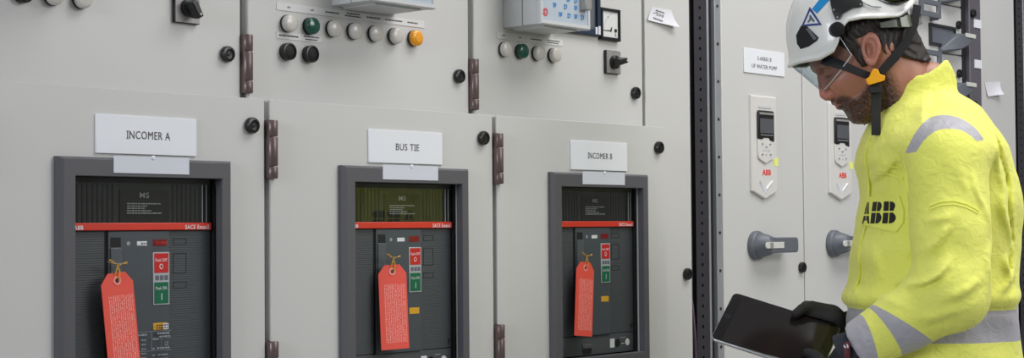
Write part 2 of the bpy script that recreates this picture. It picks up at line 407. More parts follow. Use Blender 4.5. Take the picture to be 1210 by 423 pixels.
# ---------------------------------------------------------------- circuit breakers behind the door cut-outs
def breaker(label):
    t = thing('circuit_breaker', (.34, -.012, 1.02), label, 'circuit breaker', 'withdrawable circuit breakers in the lower doors')
    X0, X1, Z0, Z1 = .1687, .5113, 1.0205, 1.4468
    x0, x1, z0, z1 = .2003, .4905, 1.0530, 1.4166
    f = MB().ring([(X0, X1, -.0002, Z0, Z1), (X0, X1, -.008, Z0, Z1), (X0+.010, X1-.004, -.012, Z0+.004, Z1-.004), (x0-.001, x1+.001, -.012, z0-.001, z1+.001),
                   (x0, x1, -.0108, z0, z1), (x0, x1, .004, z0, z1), (x0-.004, x1+.004, .004, z0-.004, z1+.004)]).build('door_flange', M['frame'], t)
    MB().ring([(x0-.003, x1+.003, .0042, z0-.003, z1+.003), (x0-.003, x1+.003, .022, z0-.003, z1+.003)]).box(x0-.003, x1+.003, .0225, .03, z0-.003, z1+.003).build('gasket', M['blackm'], t)
    # left and right ribbed covers
    for a, c, nm in ((.2006, .2765, 'ribbed_cover'), (.4030, .4893, 'ribbed_cover')):
        b = MB(); z = 1.0975; p = .0038; prof = []
        while z < 1.3295: prof += [(z, .0200), (z + p*.60, .0200), (z + p*.68, .0207), (z + p*.92, .0207)]; z += p
        vs = []; n = len(prof)
        for zz, yy in prof: vs += [(a, yy, zz), (c, yy, zz)]
        b.add(vs, [(2*i, 2*i+1, 2*i+3, 2*i+2) for i in range(n-1)])
        b.box(a, c, .0212, .0225, 1.0975, 1.3300)
        cov = b.build(nm, M['cover'], t)
    o = MB()                               # scored rectangles on the right cover
    for a, c, e0, e1 in ((.4120, .4392, 1.3068, 1.3169), (.4115, .4388, 1.2591, 1.2927), (.4120, .4392, 1.2347, 1.2451)):
        h = .0007
        o.box(a, c, .0192, .0205, e1-h, e1).box(a, c, .0192, .0205, e0, e0+h).box(a, a+h, .0192, .0205, e0, e1).box(c-h, c, .0192, .0205, e0, e1)
    o.build('scored_outline', M['blackm'], cov)
    MB().prism([(.4800, 1.1130), (.4862, 1.1150), (.4800, 1.1010)], .0188, .0205).build('arrow_mark', M['blackm'], cov)
    # upper part behind the clear cover
    up_ = MB().box(.2006, .4893, .0200, .0225, 1.3300, 1.4160).build('upper_fascia', M['upper'], t)
    rb = MB()
    for k in range(9):
        x = .214 + k*.0095; rb.box(x, x+.0030, .0170, .0205, 1.3440, 1.4060)
    for k in range(8):
        x = .410 + k*.0092; rb.box(x, x+.0030, .0170, .0205, 1.3440, 1.4060)
    rb.build('fascia_ribs', M['plate'], up_)
    pl = MB().box(.3045, .4020, .0150, .0205, 1.3432, 1.3975).build('information_plate', M['plate'], t)
    MB().box(.3045, .4020, .0146, .0151, 1.3795, 1.3800).build('rule', M['panel2'], pl)
    write('MS', .3430, 1.3838, .0185, .0090, .0148, M['inkw'], pl, bold=0.01)
    dashes([(.318, .386, 1.3736, .0020), (.318, .358, 1.3697, .0018), (.318, .353, 1.3660, .0018), (.318, .366, 1.3622, .0018), (.318, .387, 1.3581, .0021)], .0149, M['inkw'], pl)
    cv = MB().box(.2080, .4865, .0085, .0100, 1.3436, 1.4075).build('clear_window', M['clear'], t)
    MB().box(.4690, .4700, .0082, .0104, 1.3436, 1.4075).box(.4775, .4782, .0082, .0104, 1.3436, 1.4075).build('window_edge', M['guard'], cv)
    # red name bar
    rb = MB().box(.2070, .4880, .0050, .0190, 1.3312, 1.3434).build('name_bar', M['red'], t, bevel=.0012, seg=2)
    write('ABB', .2140, 1.3326, .0175, .0068, .0050, M['inkw'], rb, bold=.02)
    write('SACE Emax2', .4320, 1.3326, .0505, .0072, .0050, M['inkw'], rb, bold=.01)
    # raised centre panel
    cp = MB().box(.2800, .4022, .0110, .0205, 1.0955, 1.3300).build('control_panel', M['panel'], t, bevel=.0015, seg=2)
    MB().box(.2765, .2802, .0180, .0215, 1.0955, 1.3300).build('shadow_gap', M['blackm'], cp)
    lv = MB().box(.2840, .3060, .0060, .0112, 1.1150, 1.3034).build('charging_lever', M['panel2'], t, bevel=.0015, seg=2)
    MB().box(.2845, .3045, .0104, .0112, 1.3042, 1.3200).build('lever_slot', M['blackm'], cp)
    MB().lathe([(.0034, 0), (.0034, .0008), (.0008, .0009)], (.3192, .0110, 1.3101)).build('round_key', M['print'], cp, smooth=True)
    wl = MB().box(.3362, .3560, .0105, .0111, 1.3063, 1.3134).build('white_label', M['inkw'], cp)
    dashes([(.340, .353, 1.3085, .0022)], .0104, M['ink'], wl)
    fl = MB().box(.3680, .3955, .0102, .0112, 1.3052, 1.3160).build('state_window', M['darkred'], cp)
    write('CLOSED', .3705, 1.3085, .0215, .0040, .0101, M['red'], fl)
    g = MB().box(.3672, .4006, .0080, .0112, 1.2085, 1.2950).build('push_guard', M['guard'], t, bevel=.0012, seg=2)
    rbn = MB().box(.3695, .3982, .0062, .0090, 1.2612, 1.2932).build('off_button', M['pushred'], g, bevel=.0008, seg=1, label='red push button reading Push OFF')
    gbn = MB().box(.3695, .3982, .0062, .0090, 1.2108, 1.2458).build('on_button', M['pushgreen'], g, bevel=.0008, seg=1, label='green push button reading Push ON')
    lab = text_mesh('Push OFF', .3715, 1.2795, .0238, .0052, .0062); o_ = text_mesh('O', .3795, 1.2672, .0075, .0088, .0062); lab.add(o_.v, o_.f); lab.build('off_lettering', M['inkw'], g)
    lab = text_mesh('Push ON', .3725, 1.2335, .0215, .0052, .0062); lab.box(.3832, .3846, .0056, .0062, 1.2165, 1.2275); lab.build('on_lettering', M['inkw'], g)
    ln = MB()
    for k in range(3): ln.box(.3715 + k*.0092, .3790 + k*.0092, .0076, .0081, 1.2490, 1.2570)
    ln.build('guard_latch', M['handle'], g)
    ol = MB().box(.3680, .3955, .0104, .0112, 1.1675, 1.1793).build('orange_label', M['orange'], cp, bevel=.0003, seg=1)
    MB().box(.3840, .3945, .0100, .0105, 1.1687, 1.1781).build('rating_patch', M['paper'], ol)
    dashes([(.3695, .3830, 1.1745, .0020), (.3695, .3830, 1.1705, .0018), (.3852, .3935, 1.1745, .0020), (.3852, .3935, 1.1705, .0018)], .01005, M['ink'], ol)
    # rating plate print
    rp = MB().box(.3080, .4005, .0104, .0112, 1.0990, 1.1665).build('rating_plate', M['panel'], cp)
    b = MB()
    for x, z, w, h in ((.308,1.1660,.0925,.0005),(.308,1.1345,.0925,.0005),(.308,1.0995,.0925,.0005),(.3600,1.1345,.0005,.0315),(.3800,1.1345,.0005,.0200),(.3600,1.1545,.0400,.0005)):
        b.box(x, x+w, .0101, .0105, z, z+h)
    b.build('plate_rules', M['print'], rp)
    rows = [(.331, .351, 1.1600, .0030), (.372, .396, 1.1608, .0030), (.376, .398, 1.1562, .0020)]
    for k in range(5): rows += [(.340, .350, 1.1520 - k*.0072, .0019)]
    rows += [(.363, .374, 1.1520, .0018), (.362, .367, 1.1370, .0022), (.371, .397, 1.1372, .0024), (.312, .330, 1.1500, .0018), (.312, .328, 1.1430, .0018)]
    for k in range(5): rows += [(.362, .368, 1.1265 - k*.0066, .0017), (.373, .393 - (k == 3)*.01, 1.1265 - k*.0066, .0017)]
    dashes(rows, .0103, M['print'], rp)
    write('CE', .3865, 1.1420, .0075, .0062, .0102, M['print'], rp)
    # lower strip of the breaker
    lo = MB().box(.2006, .4893, .0195, .0225, 1.0535, 1.0955).build('lower_fascia', M['cover'], t, bevel=.0008, seg=1)
    MB().box(.2430, .2620, .0180, .0200, 1.0600, 1.0840).build('latch_panel', M['panel'], lo, bevel=.0005, seg=1)
    MB().box(.3055, .3365, .0176, .0200, 1.0612, 1.0680).box(.3070, .3350, .0188, .0200, 1.0560, 1.0612).build('drawer_slot', M['blackm'], lo)
    MB().box(.3045, .3375, .0150, .0200, 1.0680, 1.0775).build('slot_lip', M['frame'], lo, bevel=.001, seg=2)
    rl = MB().box(.4030, .4190, .0186, .0198, 1.0650, 1.0848).build('racking_label', M['inkw'], lo)
    dashes([(.405, .417, 1.0805, .0016), (.405, .417, 1.0765, .0016), (.405, .417, 1.0725, .0016), (.405, .415, 1.0685, .0016)], .0185, M['ink'], rl)
    rk = MB().lathe([(.0085, 0), (.0085, .0020), (.0070, .0026), (.0068, .0006), (.0005, .0006)], (.4305, .0195, 1.0745)).build('racking_socket', M['blackm'], lo, smooth=True)
    MB().box(.4290, .4325, .0165, .0190, 1.0660, 1.0780).build('shutter_tab', M['inkw'], rk)
    MB().lathe([(.0076, 0), (.0076, .0010), (.0005, .0012)], (.4670, .0195, 1.0746), n=24).box(.4440, .4560, .0186, .0196, 1.0715, 1.0728).box(.4420, .4580, .0186, .0196, 1.0850, 1.0856).build('position_disc', M['inkw'], lo)
    # the control face lies almost flush: bring all front parts close to the cover plane
    for c in kids(t):
        for q in [c] + kids(c):
            if q.name.startswith('door_flange'): continue
            for v in q.data.vertices:
                if v.co.y < .032: v.co.y = .032 - (.032 - v.co.y)*.42
    return t
bk = breaker('dark grey circuit breaker with red name bar below the INCOMER A plate')
dup(bk, (.6, 0, 0), 'dark grey circuit breaker with red name bar below the BUS TIE plate')
dup(bk, (1.2, 0, 0), 'dark grey circuit breaker with red name bar below the INCOMER B plate')

# name plates and the slips below them
for k, (txt, a, w, zc) in enumerate((('INCOMER A', .3030, .0850, 1.4848), ('BUS TIE', .3145, .0630, 1.4850), ('INCOMER B', .3020, .0850, 1.4850))):
    X = .6*k; nm = txt.replace('  ', ' ')
    t = thing('nameplate', (X + .343, 0, 1.4535), 'white rectangular plate reading ' + nm + ' on the grey door', 'sign', 'white name plates above the breakers')
    MB().box(X + .2436, X + .4427, -.0032, 0, 1.4537, 1.5158).build('plate', M['white'], t, bevel=.0005, seg=1)
    b = MB(); x = X + a
    ww = text_mesh(txt, x, zc - .0064, w, .0128, -.0032)
    serifs(ww).build('lettering', M['ink'], t)
    t = thing('blank_label', (X + .345, -.012, 1.4225), 'small blank white slip stuck on the frame top under the ' + nm + ' plate', 'label', 'blank slips on the breaker frames')
    MB().box(X + .2703, X + .4194, -.0132, -.0120, 1.4226, 1.4500).build('slip', M['slip'], t)
    MB().lathe([(.0036, 0), (.0032, .0016), (.0005, .0020)], (X + .3470, -.0130, 1.4488), n=16).build('fixing_dot', M['white'], t, smooth=True)

# danger tags
TAGS = []
def danger_tag(top, tilt, yaw, label):
    t = thing('danger_tag', top, label, 'tag', 'red paper tags tied to the breakers'); o = Vector(top)
    w = .0305; H = .158
    out = [(-.0165, 0), (.0165, 0), (w, -.0165), (w, -H), (-w, -H), (-w, -.0165)]
    hole = [(.0040*math.cos(q), -.0125 + .0040*math.sin(q)) for q in [math.pi*2*i/12 for i in range(12)]]
    bmx = bmesh.new()
    def loop(pts, y): return [bmx.verts.new((x, y, z)) for x, z in pts]
    for y in (-.0007, .0007):
        A = loop(out, y); B_ = loop(hole, y)
        es = [bmx.edges.new((A[i], A[(i+1) % 6])) for i in range(6)] + [bmx.edges.new((B_[i], B_[(i+1) % 12])) for i in range(12)]
        bmesh.ops.triangle_fill(bmx, use_beauty=True, edges=es)
        if y < 0: fA, fB = A, B_
        else:
            for i in range(6): bmx.faces.new((fA[i], fA[(i+1) % 6], A[(i+1) % 6], A[i]))
            for i in range(12): bmx.faces.new((fB[i], fB[(i+1) % 12], B_[(i+1) % 12], B_[i]))
    bmesh.ops.recalc_face_normals(bmx, faces=bmx.faces)
    me = bpy.data.meshes.new('card'); bmx.to_mesh(me); bmx.free(); me.materials.append(M['tag'])
    c = bpy.data.objects.new('card', me); C.objects.link(c); c.parent = t; ORG[c.name] = Vector(top)
    c.rotation_euler = (R(-1.5), R(tilt), R(yaw))
    e_ = MB(); n = 20; vs = []; fs = []
    for i in range(n):
        q = 2*math.pi*i/n
        for r, y in ((.0072, -.0008), (.0072, -.0016), (.0042, -.0016), (.0042, -.0008)): vs.append((r*math.cos(q), y, -.0125 + r*math.sin(q)))
    for i in range(n):
        for k in range(4):
            j = (i+1) % n; fs.append((i*4+k, j*4+k, j*4+(k+1) % 4, i*4+(k+1) % 4))
    e_.add(vs, fs); eo = e_.build('eyelet', M['tagring'], None); eo.parent = c
    # tie through the eyelet and round the lever
    P = [(.004, -.0030, -.0125), (.0035, -.005, .002), (-.001, -.004, .013), (-.008, -.004, .017), (-.0165, -.006, .021)]
    Q = [(-.002, .0026, -.0125), (-.003, -.0030, .000), (.001, -.004, .012), (.010, -.004, .014), (.0175, -.005, .0165)]
    MB().tube([tuple(o + Vector(q)) for q in P], .00105, 6).build('tie', M['wire'], t, smooth=True)
    MB().tube([tuple(o + Vector(q)) for q in Q], .00105, 6).build('tie', M['wire'], t, smooth=True)
    MB().tube([tuple(o + Vector(q)) for q in [(-.019, -.004, .0185), (-.008, -.0045, .0140), (.004, -.004, .0142), (.019, -.004, .0135)]], .0013, 6).build('twist', M['wire2'], t, smooth=True)
    return t
M['tagring'] = mat('tag_ring', (246, 150, 138), 0.5, noise=.02)
danger_tag((.2822, -.0020, 1.2640), -5.2, 0, 'red danger tag hanging on the INCOMER A breaker, largest of the three red tags')
danger_tag((.9030, -.0020, 1.2630), -1.5, -14, 'red danger tag with slanted bottom hanging on the BUS TIE breaker')
danger_tag((1.2 + (1.4901, 1.2559)[0] - 1.2, -.0020, (1.4901, 1.2559)[1]), 5.5, 0, 'red danger tag hanging on the INCOMER B breaker, smallest of the three red tags')

# ---------------------------------------------------------------- devices on the upper doors
def lamp(x, z, m, label, kind='indicator_light', cat='indicator light', group='white pilot lights', collar='dark', r=.0158):
    t = thing(kind, (x, U, z), label, cat, group)
    MB().lathe([(r*1.01, 0), (r*1.01, .0042), (r*.97, .0050)], (x, U, z)).build('collar', M[collar], t, smooth=True, sharp=40)
    MB().lathe([(r*.97, .0040), (r*.98, .0120), (r*.93, .0145), (r*.66, .0158), (.0005, .0164)], (x, U, z), n=32).build('lens', m, t, smooth=True, sharp=60)
    return t
def knob(x, z, label, group):
    t = thing('push_button', (x, U, z), label, 'push button', group); r = .0160
    MB().lathe([(r, 0), (r, .010), (r*.97, .0125), (r*.80, .0130), (r*.78, .0100)], (x, U, z), n=32).build('bezel', M['black'], t, smooth=True, sharp=40)
    MB().lathe([(r*.74, .008), (r*.74, .0112), (r*.66, .0122), (.0005, .0126)], (x, U, z), n=32).build('button', M['blackm'], t, smooth=True, sharp=40)
    return t
xs = [.1010, .1555, .2120, .2662, .3210, .3750, .4300]
lw = ['white pilot light at the left end of the upper row on the BUS TIE cabinet', 'dark green pilot light on the BUS TIE cabinet',
      'white pilot light just right of the green one on the BUS TIE cabinet', 'second white pilot light right of the green one on the BUS TIE cabinet',
      'third white pilot light right of the green one on the BUS TIE cabinet', 'white pilot light just left of the orange one on the BUS TIE cabinet',
      'orange pilot light at the right end of the row']
for k, x in enumerate(xs):
    o = lamp(.6 + x, 1.7042, M['lensg'] if k == 1 else M['lenso'] if k == 6 else M['lensw'], lw[k], group=None if k in (1, 6) else 'white pilot lights', collar='dark' if k != 1 else 'blackm')
    if k == 6:
        c = kids(o)[1]; o0 = MB().lathe([(.0095, .0160), (.0090, .0172), (.0005, .0176)], (.6 + x, U, 1.7042)); o0.build('inner_dome', M['lenso'], c, smooth=True)
for k, x in enumerate([.1010, .1535, .2080, .2624]):
    lamp(1.2 + x, 1.7030, M['lensg'] if k == 1 else M['lensw'], ['white pilot light at the left end of the row on the INCOMER B cabinet', 'dark green pilot light on the INCOMER B cabinet',
         'white pilot light just right of the green one on the INCOMER B cabinet', 'white pilot light at the right end of the row on the INCOMER B cabinet'][k], group=None if k == 1 else 'white pilot lights', collar='dark')
for k, x in enumerate([.2062, .2594]):
    lamp(x, 1.7045, M['lensw'], ['white pilot light cut by the top edge, left one on the INCOMER A cabinet', 'white pilot light at the top edge, right one on the INCOMER A cabinet'][k], group='white pilot lights')
knob(.1510, 1.7030, 'black button at the top edge of the photo, left of the white lights', 'black push buttons')
knob(.6990, 1.6527, 'black push button left of two, under the pilot lights of the BUS TIE cabinet', 'black push buttons')
knob(.7540, 1.6524, 'black push button right of two, under the green pilot light', 'black push buttons')

def strip(x0, x1, z0, z1, label, rows, words=()):
    t = thing('label_strip', ((x0+x1)/2, U, z0), label, 'label', 'printed label strips')
    p = MB().box(x0, x1, U - .0012, U, z0, z1).build('strip', M['strip'], t)
    b = dashes(rows, U - .0012, M['ink'], p)
    for w_, a, z, wd, h in words: write(w_, a, z, wd, h, U - .0012, M['ink'], p)
    return t
z = 1.7345
strip(.6765, 1.0620, 1.7275, 1.7415, 'long white label strip above the seven pilot lights of the BUS TIE cabinet',
      [(.6+.196, .6+.230, z-.001, .0026), (.6+.250, .6+.284, z+.0015, .0024), (.6+.246, .6+.288, z-.0030, .0024), (.6+.303, .6+.340, z-.001, .0026), (.6+.353, .6+.399, z-.001, .0026), (.6+.414, .6+.443, z-.001, .0026)],
      [('ON', .6+.1020, 1.7328, .0065, .0034), ('OFF', .6+.1590, 1.7328, .0080, .0034)])
strip(.6765, .7868, 1.6758, 1.6882, 'short white label strip above the two black push buttons',
      [(.682, .728, 1.6806, .0030), (.742, .780, 1.6835, .0024), (.746, .776, 1.6785, .0024)])
strip(1.2796, 1.4983, 1.7255, 1.7395, 'white label strip above the four pilot lights of the INCOMER B cabinet',
      [(1.2+.190, 1.2+.225, 1.7315, .0026), (1.2+.244, 1.2+.288, 1.7335, .0022), (1.2+.247, 1.2+.284, 1.7290, .0022)],
      [('ON', 1.2+.0975, 1.7310, .0065, .0034), ('OFF', 1.2+.1500, 1.7310, .0080, .0034)])

# protection relays standing out from the doors
def relay(x0, x1, z0, label, keys=True):
    H = .32; yf = U - .105
    t = thing('protection_relay', ((x0+x1)/2, U, z0), label, 'relay', 'protection relays on the upper doors')
    MB().box(x0 + .002, x1 - .006, U - .052, U, z0, z0 + H).build('rear_housing', M['relay'], t, bevel=.0015)
    MB().box(x0 + .003, x1 - .007, U - .056, U - .050, z0 + .001, z0 + H - .001).build('joint', M['dark'], t)
    MB().box(x0 + .001, x1 - .003, U - .092, U - .054, z0 + .0005, z0 + H).build('front_housing', M['relay'], t, bevel=.0015)
    sk = MB().prism([(x0+.03, z0-.0040), (x1-.03, z0-.0040), (x1-.022, z0+.004), (x0+.022, z0+.004)], U-.090, U-.004).build('underside_rib', M['relay'], t, bevel=.001)
    bz = MB().ring([(x0, x1, U-.093, z0, z0+H), (x0, x1, yf+.002, z0, z0+H), (x0+.002, x1-.002, yf, z0+.002, z0+H-.002), (x0+.006, x1-.008, yf, z0+.009, z0+H-.008), (x0+.006, x1-.008, yf+.004, z0+.009, z0+H-.008)]).box(x0, x1, U-.0935, U-.092, z0, z0+H).build('bezel', M['relay'], t)
    fc = MB().box(x0+.0055, x1-.0075, yf+.0025, U-.0915, z0+.0085, z0+H-.0075).build('face', M['relayf'], t)
    MB().box(x0+.018, x1-.024, yf+.0015, yf+.003, z0+.165, z0+.285).build('display', M['screen'], fc)
    y = yf + .0025
    if keys:
        q = MB().lathe([(.0082, 0), (.0082, .0006), (.0076, .0008), (.0074, .0004), (.0060, .0004)], (x0+.0165, y, z0+.0255), n=24, caps=False); q.box(x0+.0125, x0+.0205, y-.0006, y, z0+.0215, z0+.0228).box(x0+.0125, x0+.0205, y-.0006, y, z0+.0285, z0+.0298).box(x0+.0125, x0+.0138, y-.0006, y, z0+.0215, z0+.0298).box(x0+.0160, x0+.0205, y-.0006, y, z0+.0245, z0+.0258)
        q.build('reset_mark', M['abbred'], fc)
        for n_, (kx, kz) in enumerate([(.047, .0425), (.083, .0425), (.066, .0250), (.0945, .0250), (.1170, .0250), (.1400, .0250), (.1170, .0435), (.1170, .0580), (.0920, .0580), (.047, .062), (.066, .080), (.092, .080), (.117, .080)]):
            h = .0045; cx, cz = x0 + kx, z0 + kz; b = MB()
            b.box(cx-h, cx+h, y-.0012, y, cz+h-.0016, cz+h).box(cx-h, cx-h+.002, y-.0012, y, cz-h, cz+h).box(cx+h-.002, cx+h, y-.0012, y, cz-h*.6, cz+h)
            if n_ % 2: b.box(cx-h, cx+h*.4, y-.0012, y, cz-h, cz-h+.0016)
            else: b.box(cx-h*.2, cx+h*.2, y-.0012, y, cz-h, cz+h*.3)
            b.build('key', M['keyb'], fc)
    MB().box(x1-.0330, x1-.0120, yf-.013, yf+.003, z0+.0400, z0+.078).build('port_cover', M['handle'] if 0 else M['alu'], fc, bevel=.002)
    return t
relay(1.2995, 1.4650, 1.7488, 'grey protection relay with blue keypad jutting out of the INCOMER B cabinet door')
relay(.8100, .9860, 1.7478, 'grey protection relay at the top edge jutting out of the BUS TIE cabinet door')
relay(.0950, .2600, 1.7640, 'grey protection relay above the pilot lights on the INCOMER A cabinet door', keys=False)
t = thing('mounting_frame', (1.56, U, 1.757), 'dark blue panel frame seen behind the right side of the keypad relay', 'panel frame')
MB().ring([(1.470, 1.623, U, 1.7570, 2.06), (1.470, 1.623, U-.010, 1.7570, 2.06), (1.4715, 1.6215, U-.0115, 1.7585, 2.0585), (1.482, 1.6110, U-.0115, 1.770, 2.048), (1.482, 1.6110, U-.004, 1.770, 2.048)]).build('frame', M['blueb'], t)
MB().box(1.481, 1.6125, U-.0045, U, 1.769, 2.049).build('inner_panel', M['handle'], t)
MB().box(1.6020, 1.6100, U-.0120, U-.0114, 1.7600, 1.7760).box(1.6125, 1.6205, U-.0120, U-.0114, 1.7600, 1.7790).build('serial_label', M['slip'], t)

# square panel meter
t = thing('panel_meter', (1.66, U, 1.751), 'square analogue panel meter with black rim and white dial', 'meter')
a, c, e0, e1 = 1.6262, 1.6982, 1.7511, 1.8231
MB().ring([(a, c, U, e0, e1), (a, c, U-.009, e0, e1), (a+.0015, c-.0015, U-.0105, e0+.0015, e1-.0015), (a+.006, c-.006, U-.0105, e0+.006, e1-.006), (a+.0075, c-.0075, U-.007, e0+.0075, e1-.0075)]).build('rim', M['black'], t)
dl = MB().box(a+.006, c-.006, U-.0068, U-.002, e0+.006, e1-.006).build('dial', M['strip'], t)
b = MB()
for i in range(13):                        # quarter-circle scale about the lower right corner
    q = R(90 + 90*i/12); r0, r1 = .038, .042 + .0015*(i % 3 == 0)
    cx, cz = c - .017, e0 + .0235
    p0 = (cx + r0*math.cos(q), cz + r0*math.sin(q)); p1 = (cx + r1*math.cos(q), cz + r1*math.sin(q)); nx, nz = -math.sin(q)*.0003, math.cos(q)*.0003
    b.prism([(p0[0]-nx, p0[1]-nz), (p1[0]-nx, p1[1]-nz), (p1[0]+nx, p1[1]+nz), (p0[0]+nx, p0[1]+nz)], U-.0071, U-.0068)
b.box(a+.028, a+.031, U-.0071, U-.0068, e0+.050, e0+.054)
b.build('scale', M['print'], dl)
MB().prism([(a+.008, e0+.0205), (a+.008, e0+.0215), (a+.036, e0+.0232), (a+.041, e0+.0305), (a+.043, e0+.0300), (a+.040, e0+.0195), (a+.034, e0+.0208)], U-.0076, U-.0070).build('needle', M['blackm'], t)
MB().lathe([(.0042, 0), (.0042, .0015), (.003, .0020), (.0004, .0021)], (c-.0165, U-.007, e0+.0235), n=20).build('pivot', M['blackm'], t, smooth=True)
write('A', c-.0190, e0+.0100, .006, .007, U-.0068, M['ink'], dl)

# cam selector switches
def selector(X, z1, label, ang, zoom=1.0, group='selector switches with black knobs'):
    s = .0530*zoom; x0, x1 = X, X + s; z0 = z1 - s*.99; xc, zc = (x0+x1)/2, (z0+z1)/2
    t = thing('selector_switch', (xc, U, z0), label, 'switch', group)
    MB().box(x0, x1, U-.0075, U, z0, z1).build('base', M['black'], t, bevel=.001)
    MB().box(x0+.0012, x1-.0012, U-.0088, U-.0070, z0+.0012, z1-.0012).build('face_plate', M['alu'], t)
    MB().lathe([(.0155, .008), (.0150, .016), (.0125, .0175)], (xc, U, zc), n=32).build('hub', M['black'], t, smooth=True)
    q = Vector((math.cos(ang), 0, math.sin(ang))); n = Vector((-q.z, 0, q.x)); b = MB(); vs = []
    for y, L0, L1, w in ((U-.0155, -.012, .016, .0100), (U-.026, -.013, .019, .0090), (U-.033, -.012, .020, .0070), (U-.0350, -.010, .0185, .0055)):
        for a_, b__ in ((L0, -w), (L1, -w*.8), (L1, w*.8), (L0, w)):
            p_ = Vector((xc, y, zc)) + q*a_ + n*b__; vs.append(p_)
    fs = [(k*4+i, k*4+(i+1) % 4, (k+1)*4+(i+1) % 4, (k+1)*4+i) for k in range(3) for i in range(4)] + [(3,2,1,0), (12,13,14,15)]
    b.add(vs, fs); g = b.build('knob', M['black'], t, bevel=.0015, seg=3)
    p_ = Vector((xc, U-.0358, zc)) + q*.014
    MB().lathe([(.0019, 0), (.0016, .0007), (.0003, .0008)], tuple(p_), n=12).build('pointer_dot', M['inkw'], g)
    return t
selector(1.6458, 1.7287, 'selector switch with black lever knob below the panel meter', R(12))
selector(.4435, 1.7360, 'selector switch with black knob at the top edge of the INCOMER A cabinet', R(-60))

# handwritten note, curling sheet
def sheet(name, pts, curl, m, y0, label, cat, marks, nx=10, nz=8):
    t = thing(name, (pts[0][0], y0, pts[3][1]), label, cat)
    TL, TR, BR, BL = [Vector((p[0], 0, p[1])) for p in pts]
    def S_(u, v, off=0):
        p_ = (TL*(1-u) + TR*u)*(1-v) + (BL*(1-u) + BR*u)*v
        y = y0 - .0012 - curl*(u**2 * v**2 + .25*v**3) - off
        return (p_.x, y, p_.z)
    b = MB()
    for off in (0.0, -.0004):
        base = len(b.v); vs = [S_(i/nx, j/nz, off) for j in range(nz+1) for i in range(nx+1)]
        b.add(vs, [(j*(nx+1)+i, j*(nx+1)+i+1, (j+1)*(nx+1)+i+1, (j+1)*(nx+1)+i) for j in range(nz) for i in range(nx)])
    N = (nx+1)*(nz+1); rim = [i for i in range(nx+1)] + [(j)*(nx+1)+nx for j in range(1, nz+1)] + [nz*(nx+1)+i for i in range(nx-1, -1, -1)] + [j*(nx+1) for j in range(nz-1, 0, -1)]
    b.f += [(rim[i], rim[(i+1) % len(rim)], rim[(i+1) % len(rim)]+N, rim[i]+N) for i in range(len(rim))]
    p_ = b.build('sheet', m, t, smooth=True)
    q = MB()
    for st in marks:
        q.tube([S_(u, v, .0006) for u, v in st], .0006, 5)
    if marks: q.build('handwriting', M['ink'], p_)
    return t
mk = []
for k in range(9): u = .22 + k*.045; mk.append([(u, .22 + .010*k), (u+.018, .15 + .010*k), (u+.030, .22 + .010*k)])
mk += [[(.14,.42),(.24,.34),(.26,.30)], [(.25,.36),(.33,.36),(.33,.45),(.27,.50),(.34,.52)], [(.38,.42),(.42,.38),(.45,.46),(.42,.54),(.38,.50),(.38,.42)], [(.49,.44),(.53,.40),(.56,.48),(.53,.56),(.49,.52),(.49,.44)]]
for k in range(6): u = .18 + k*.055; mk.append([(u, .70 + .012*k), (u, .80 + .012*k), (u+.03, .80 + .012*k), (u+.02, .72 + .012*k)])
sheet('paper_note', [(1.8315, 1.8440), (1.9105, 1.8440), (1.9240, 1.8030), (1.8110, 1.8110)], .012, M['paper'], U, 'curling white handwritten note taped to the narrow door right of the panel meter', 'note', mk)

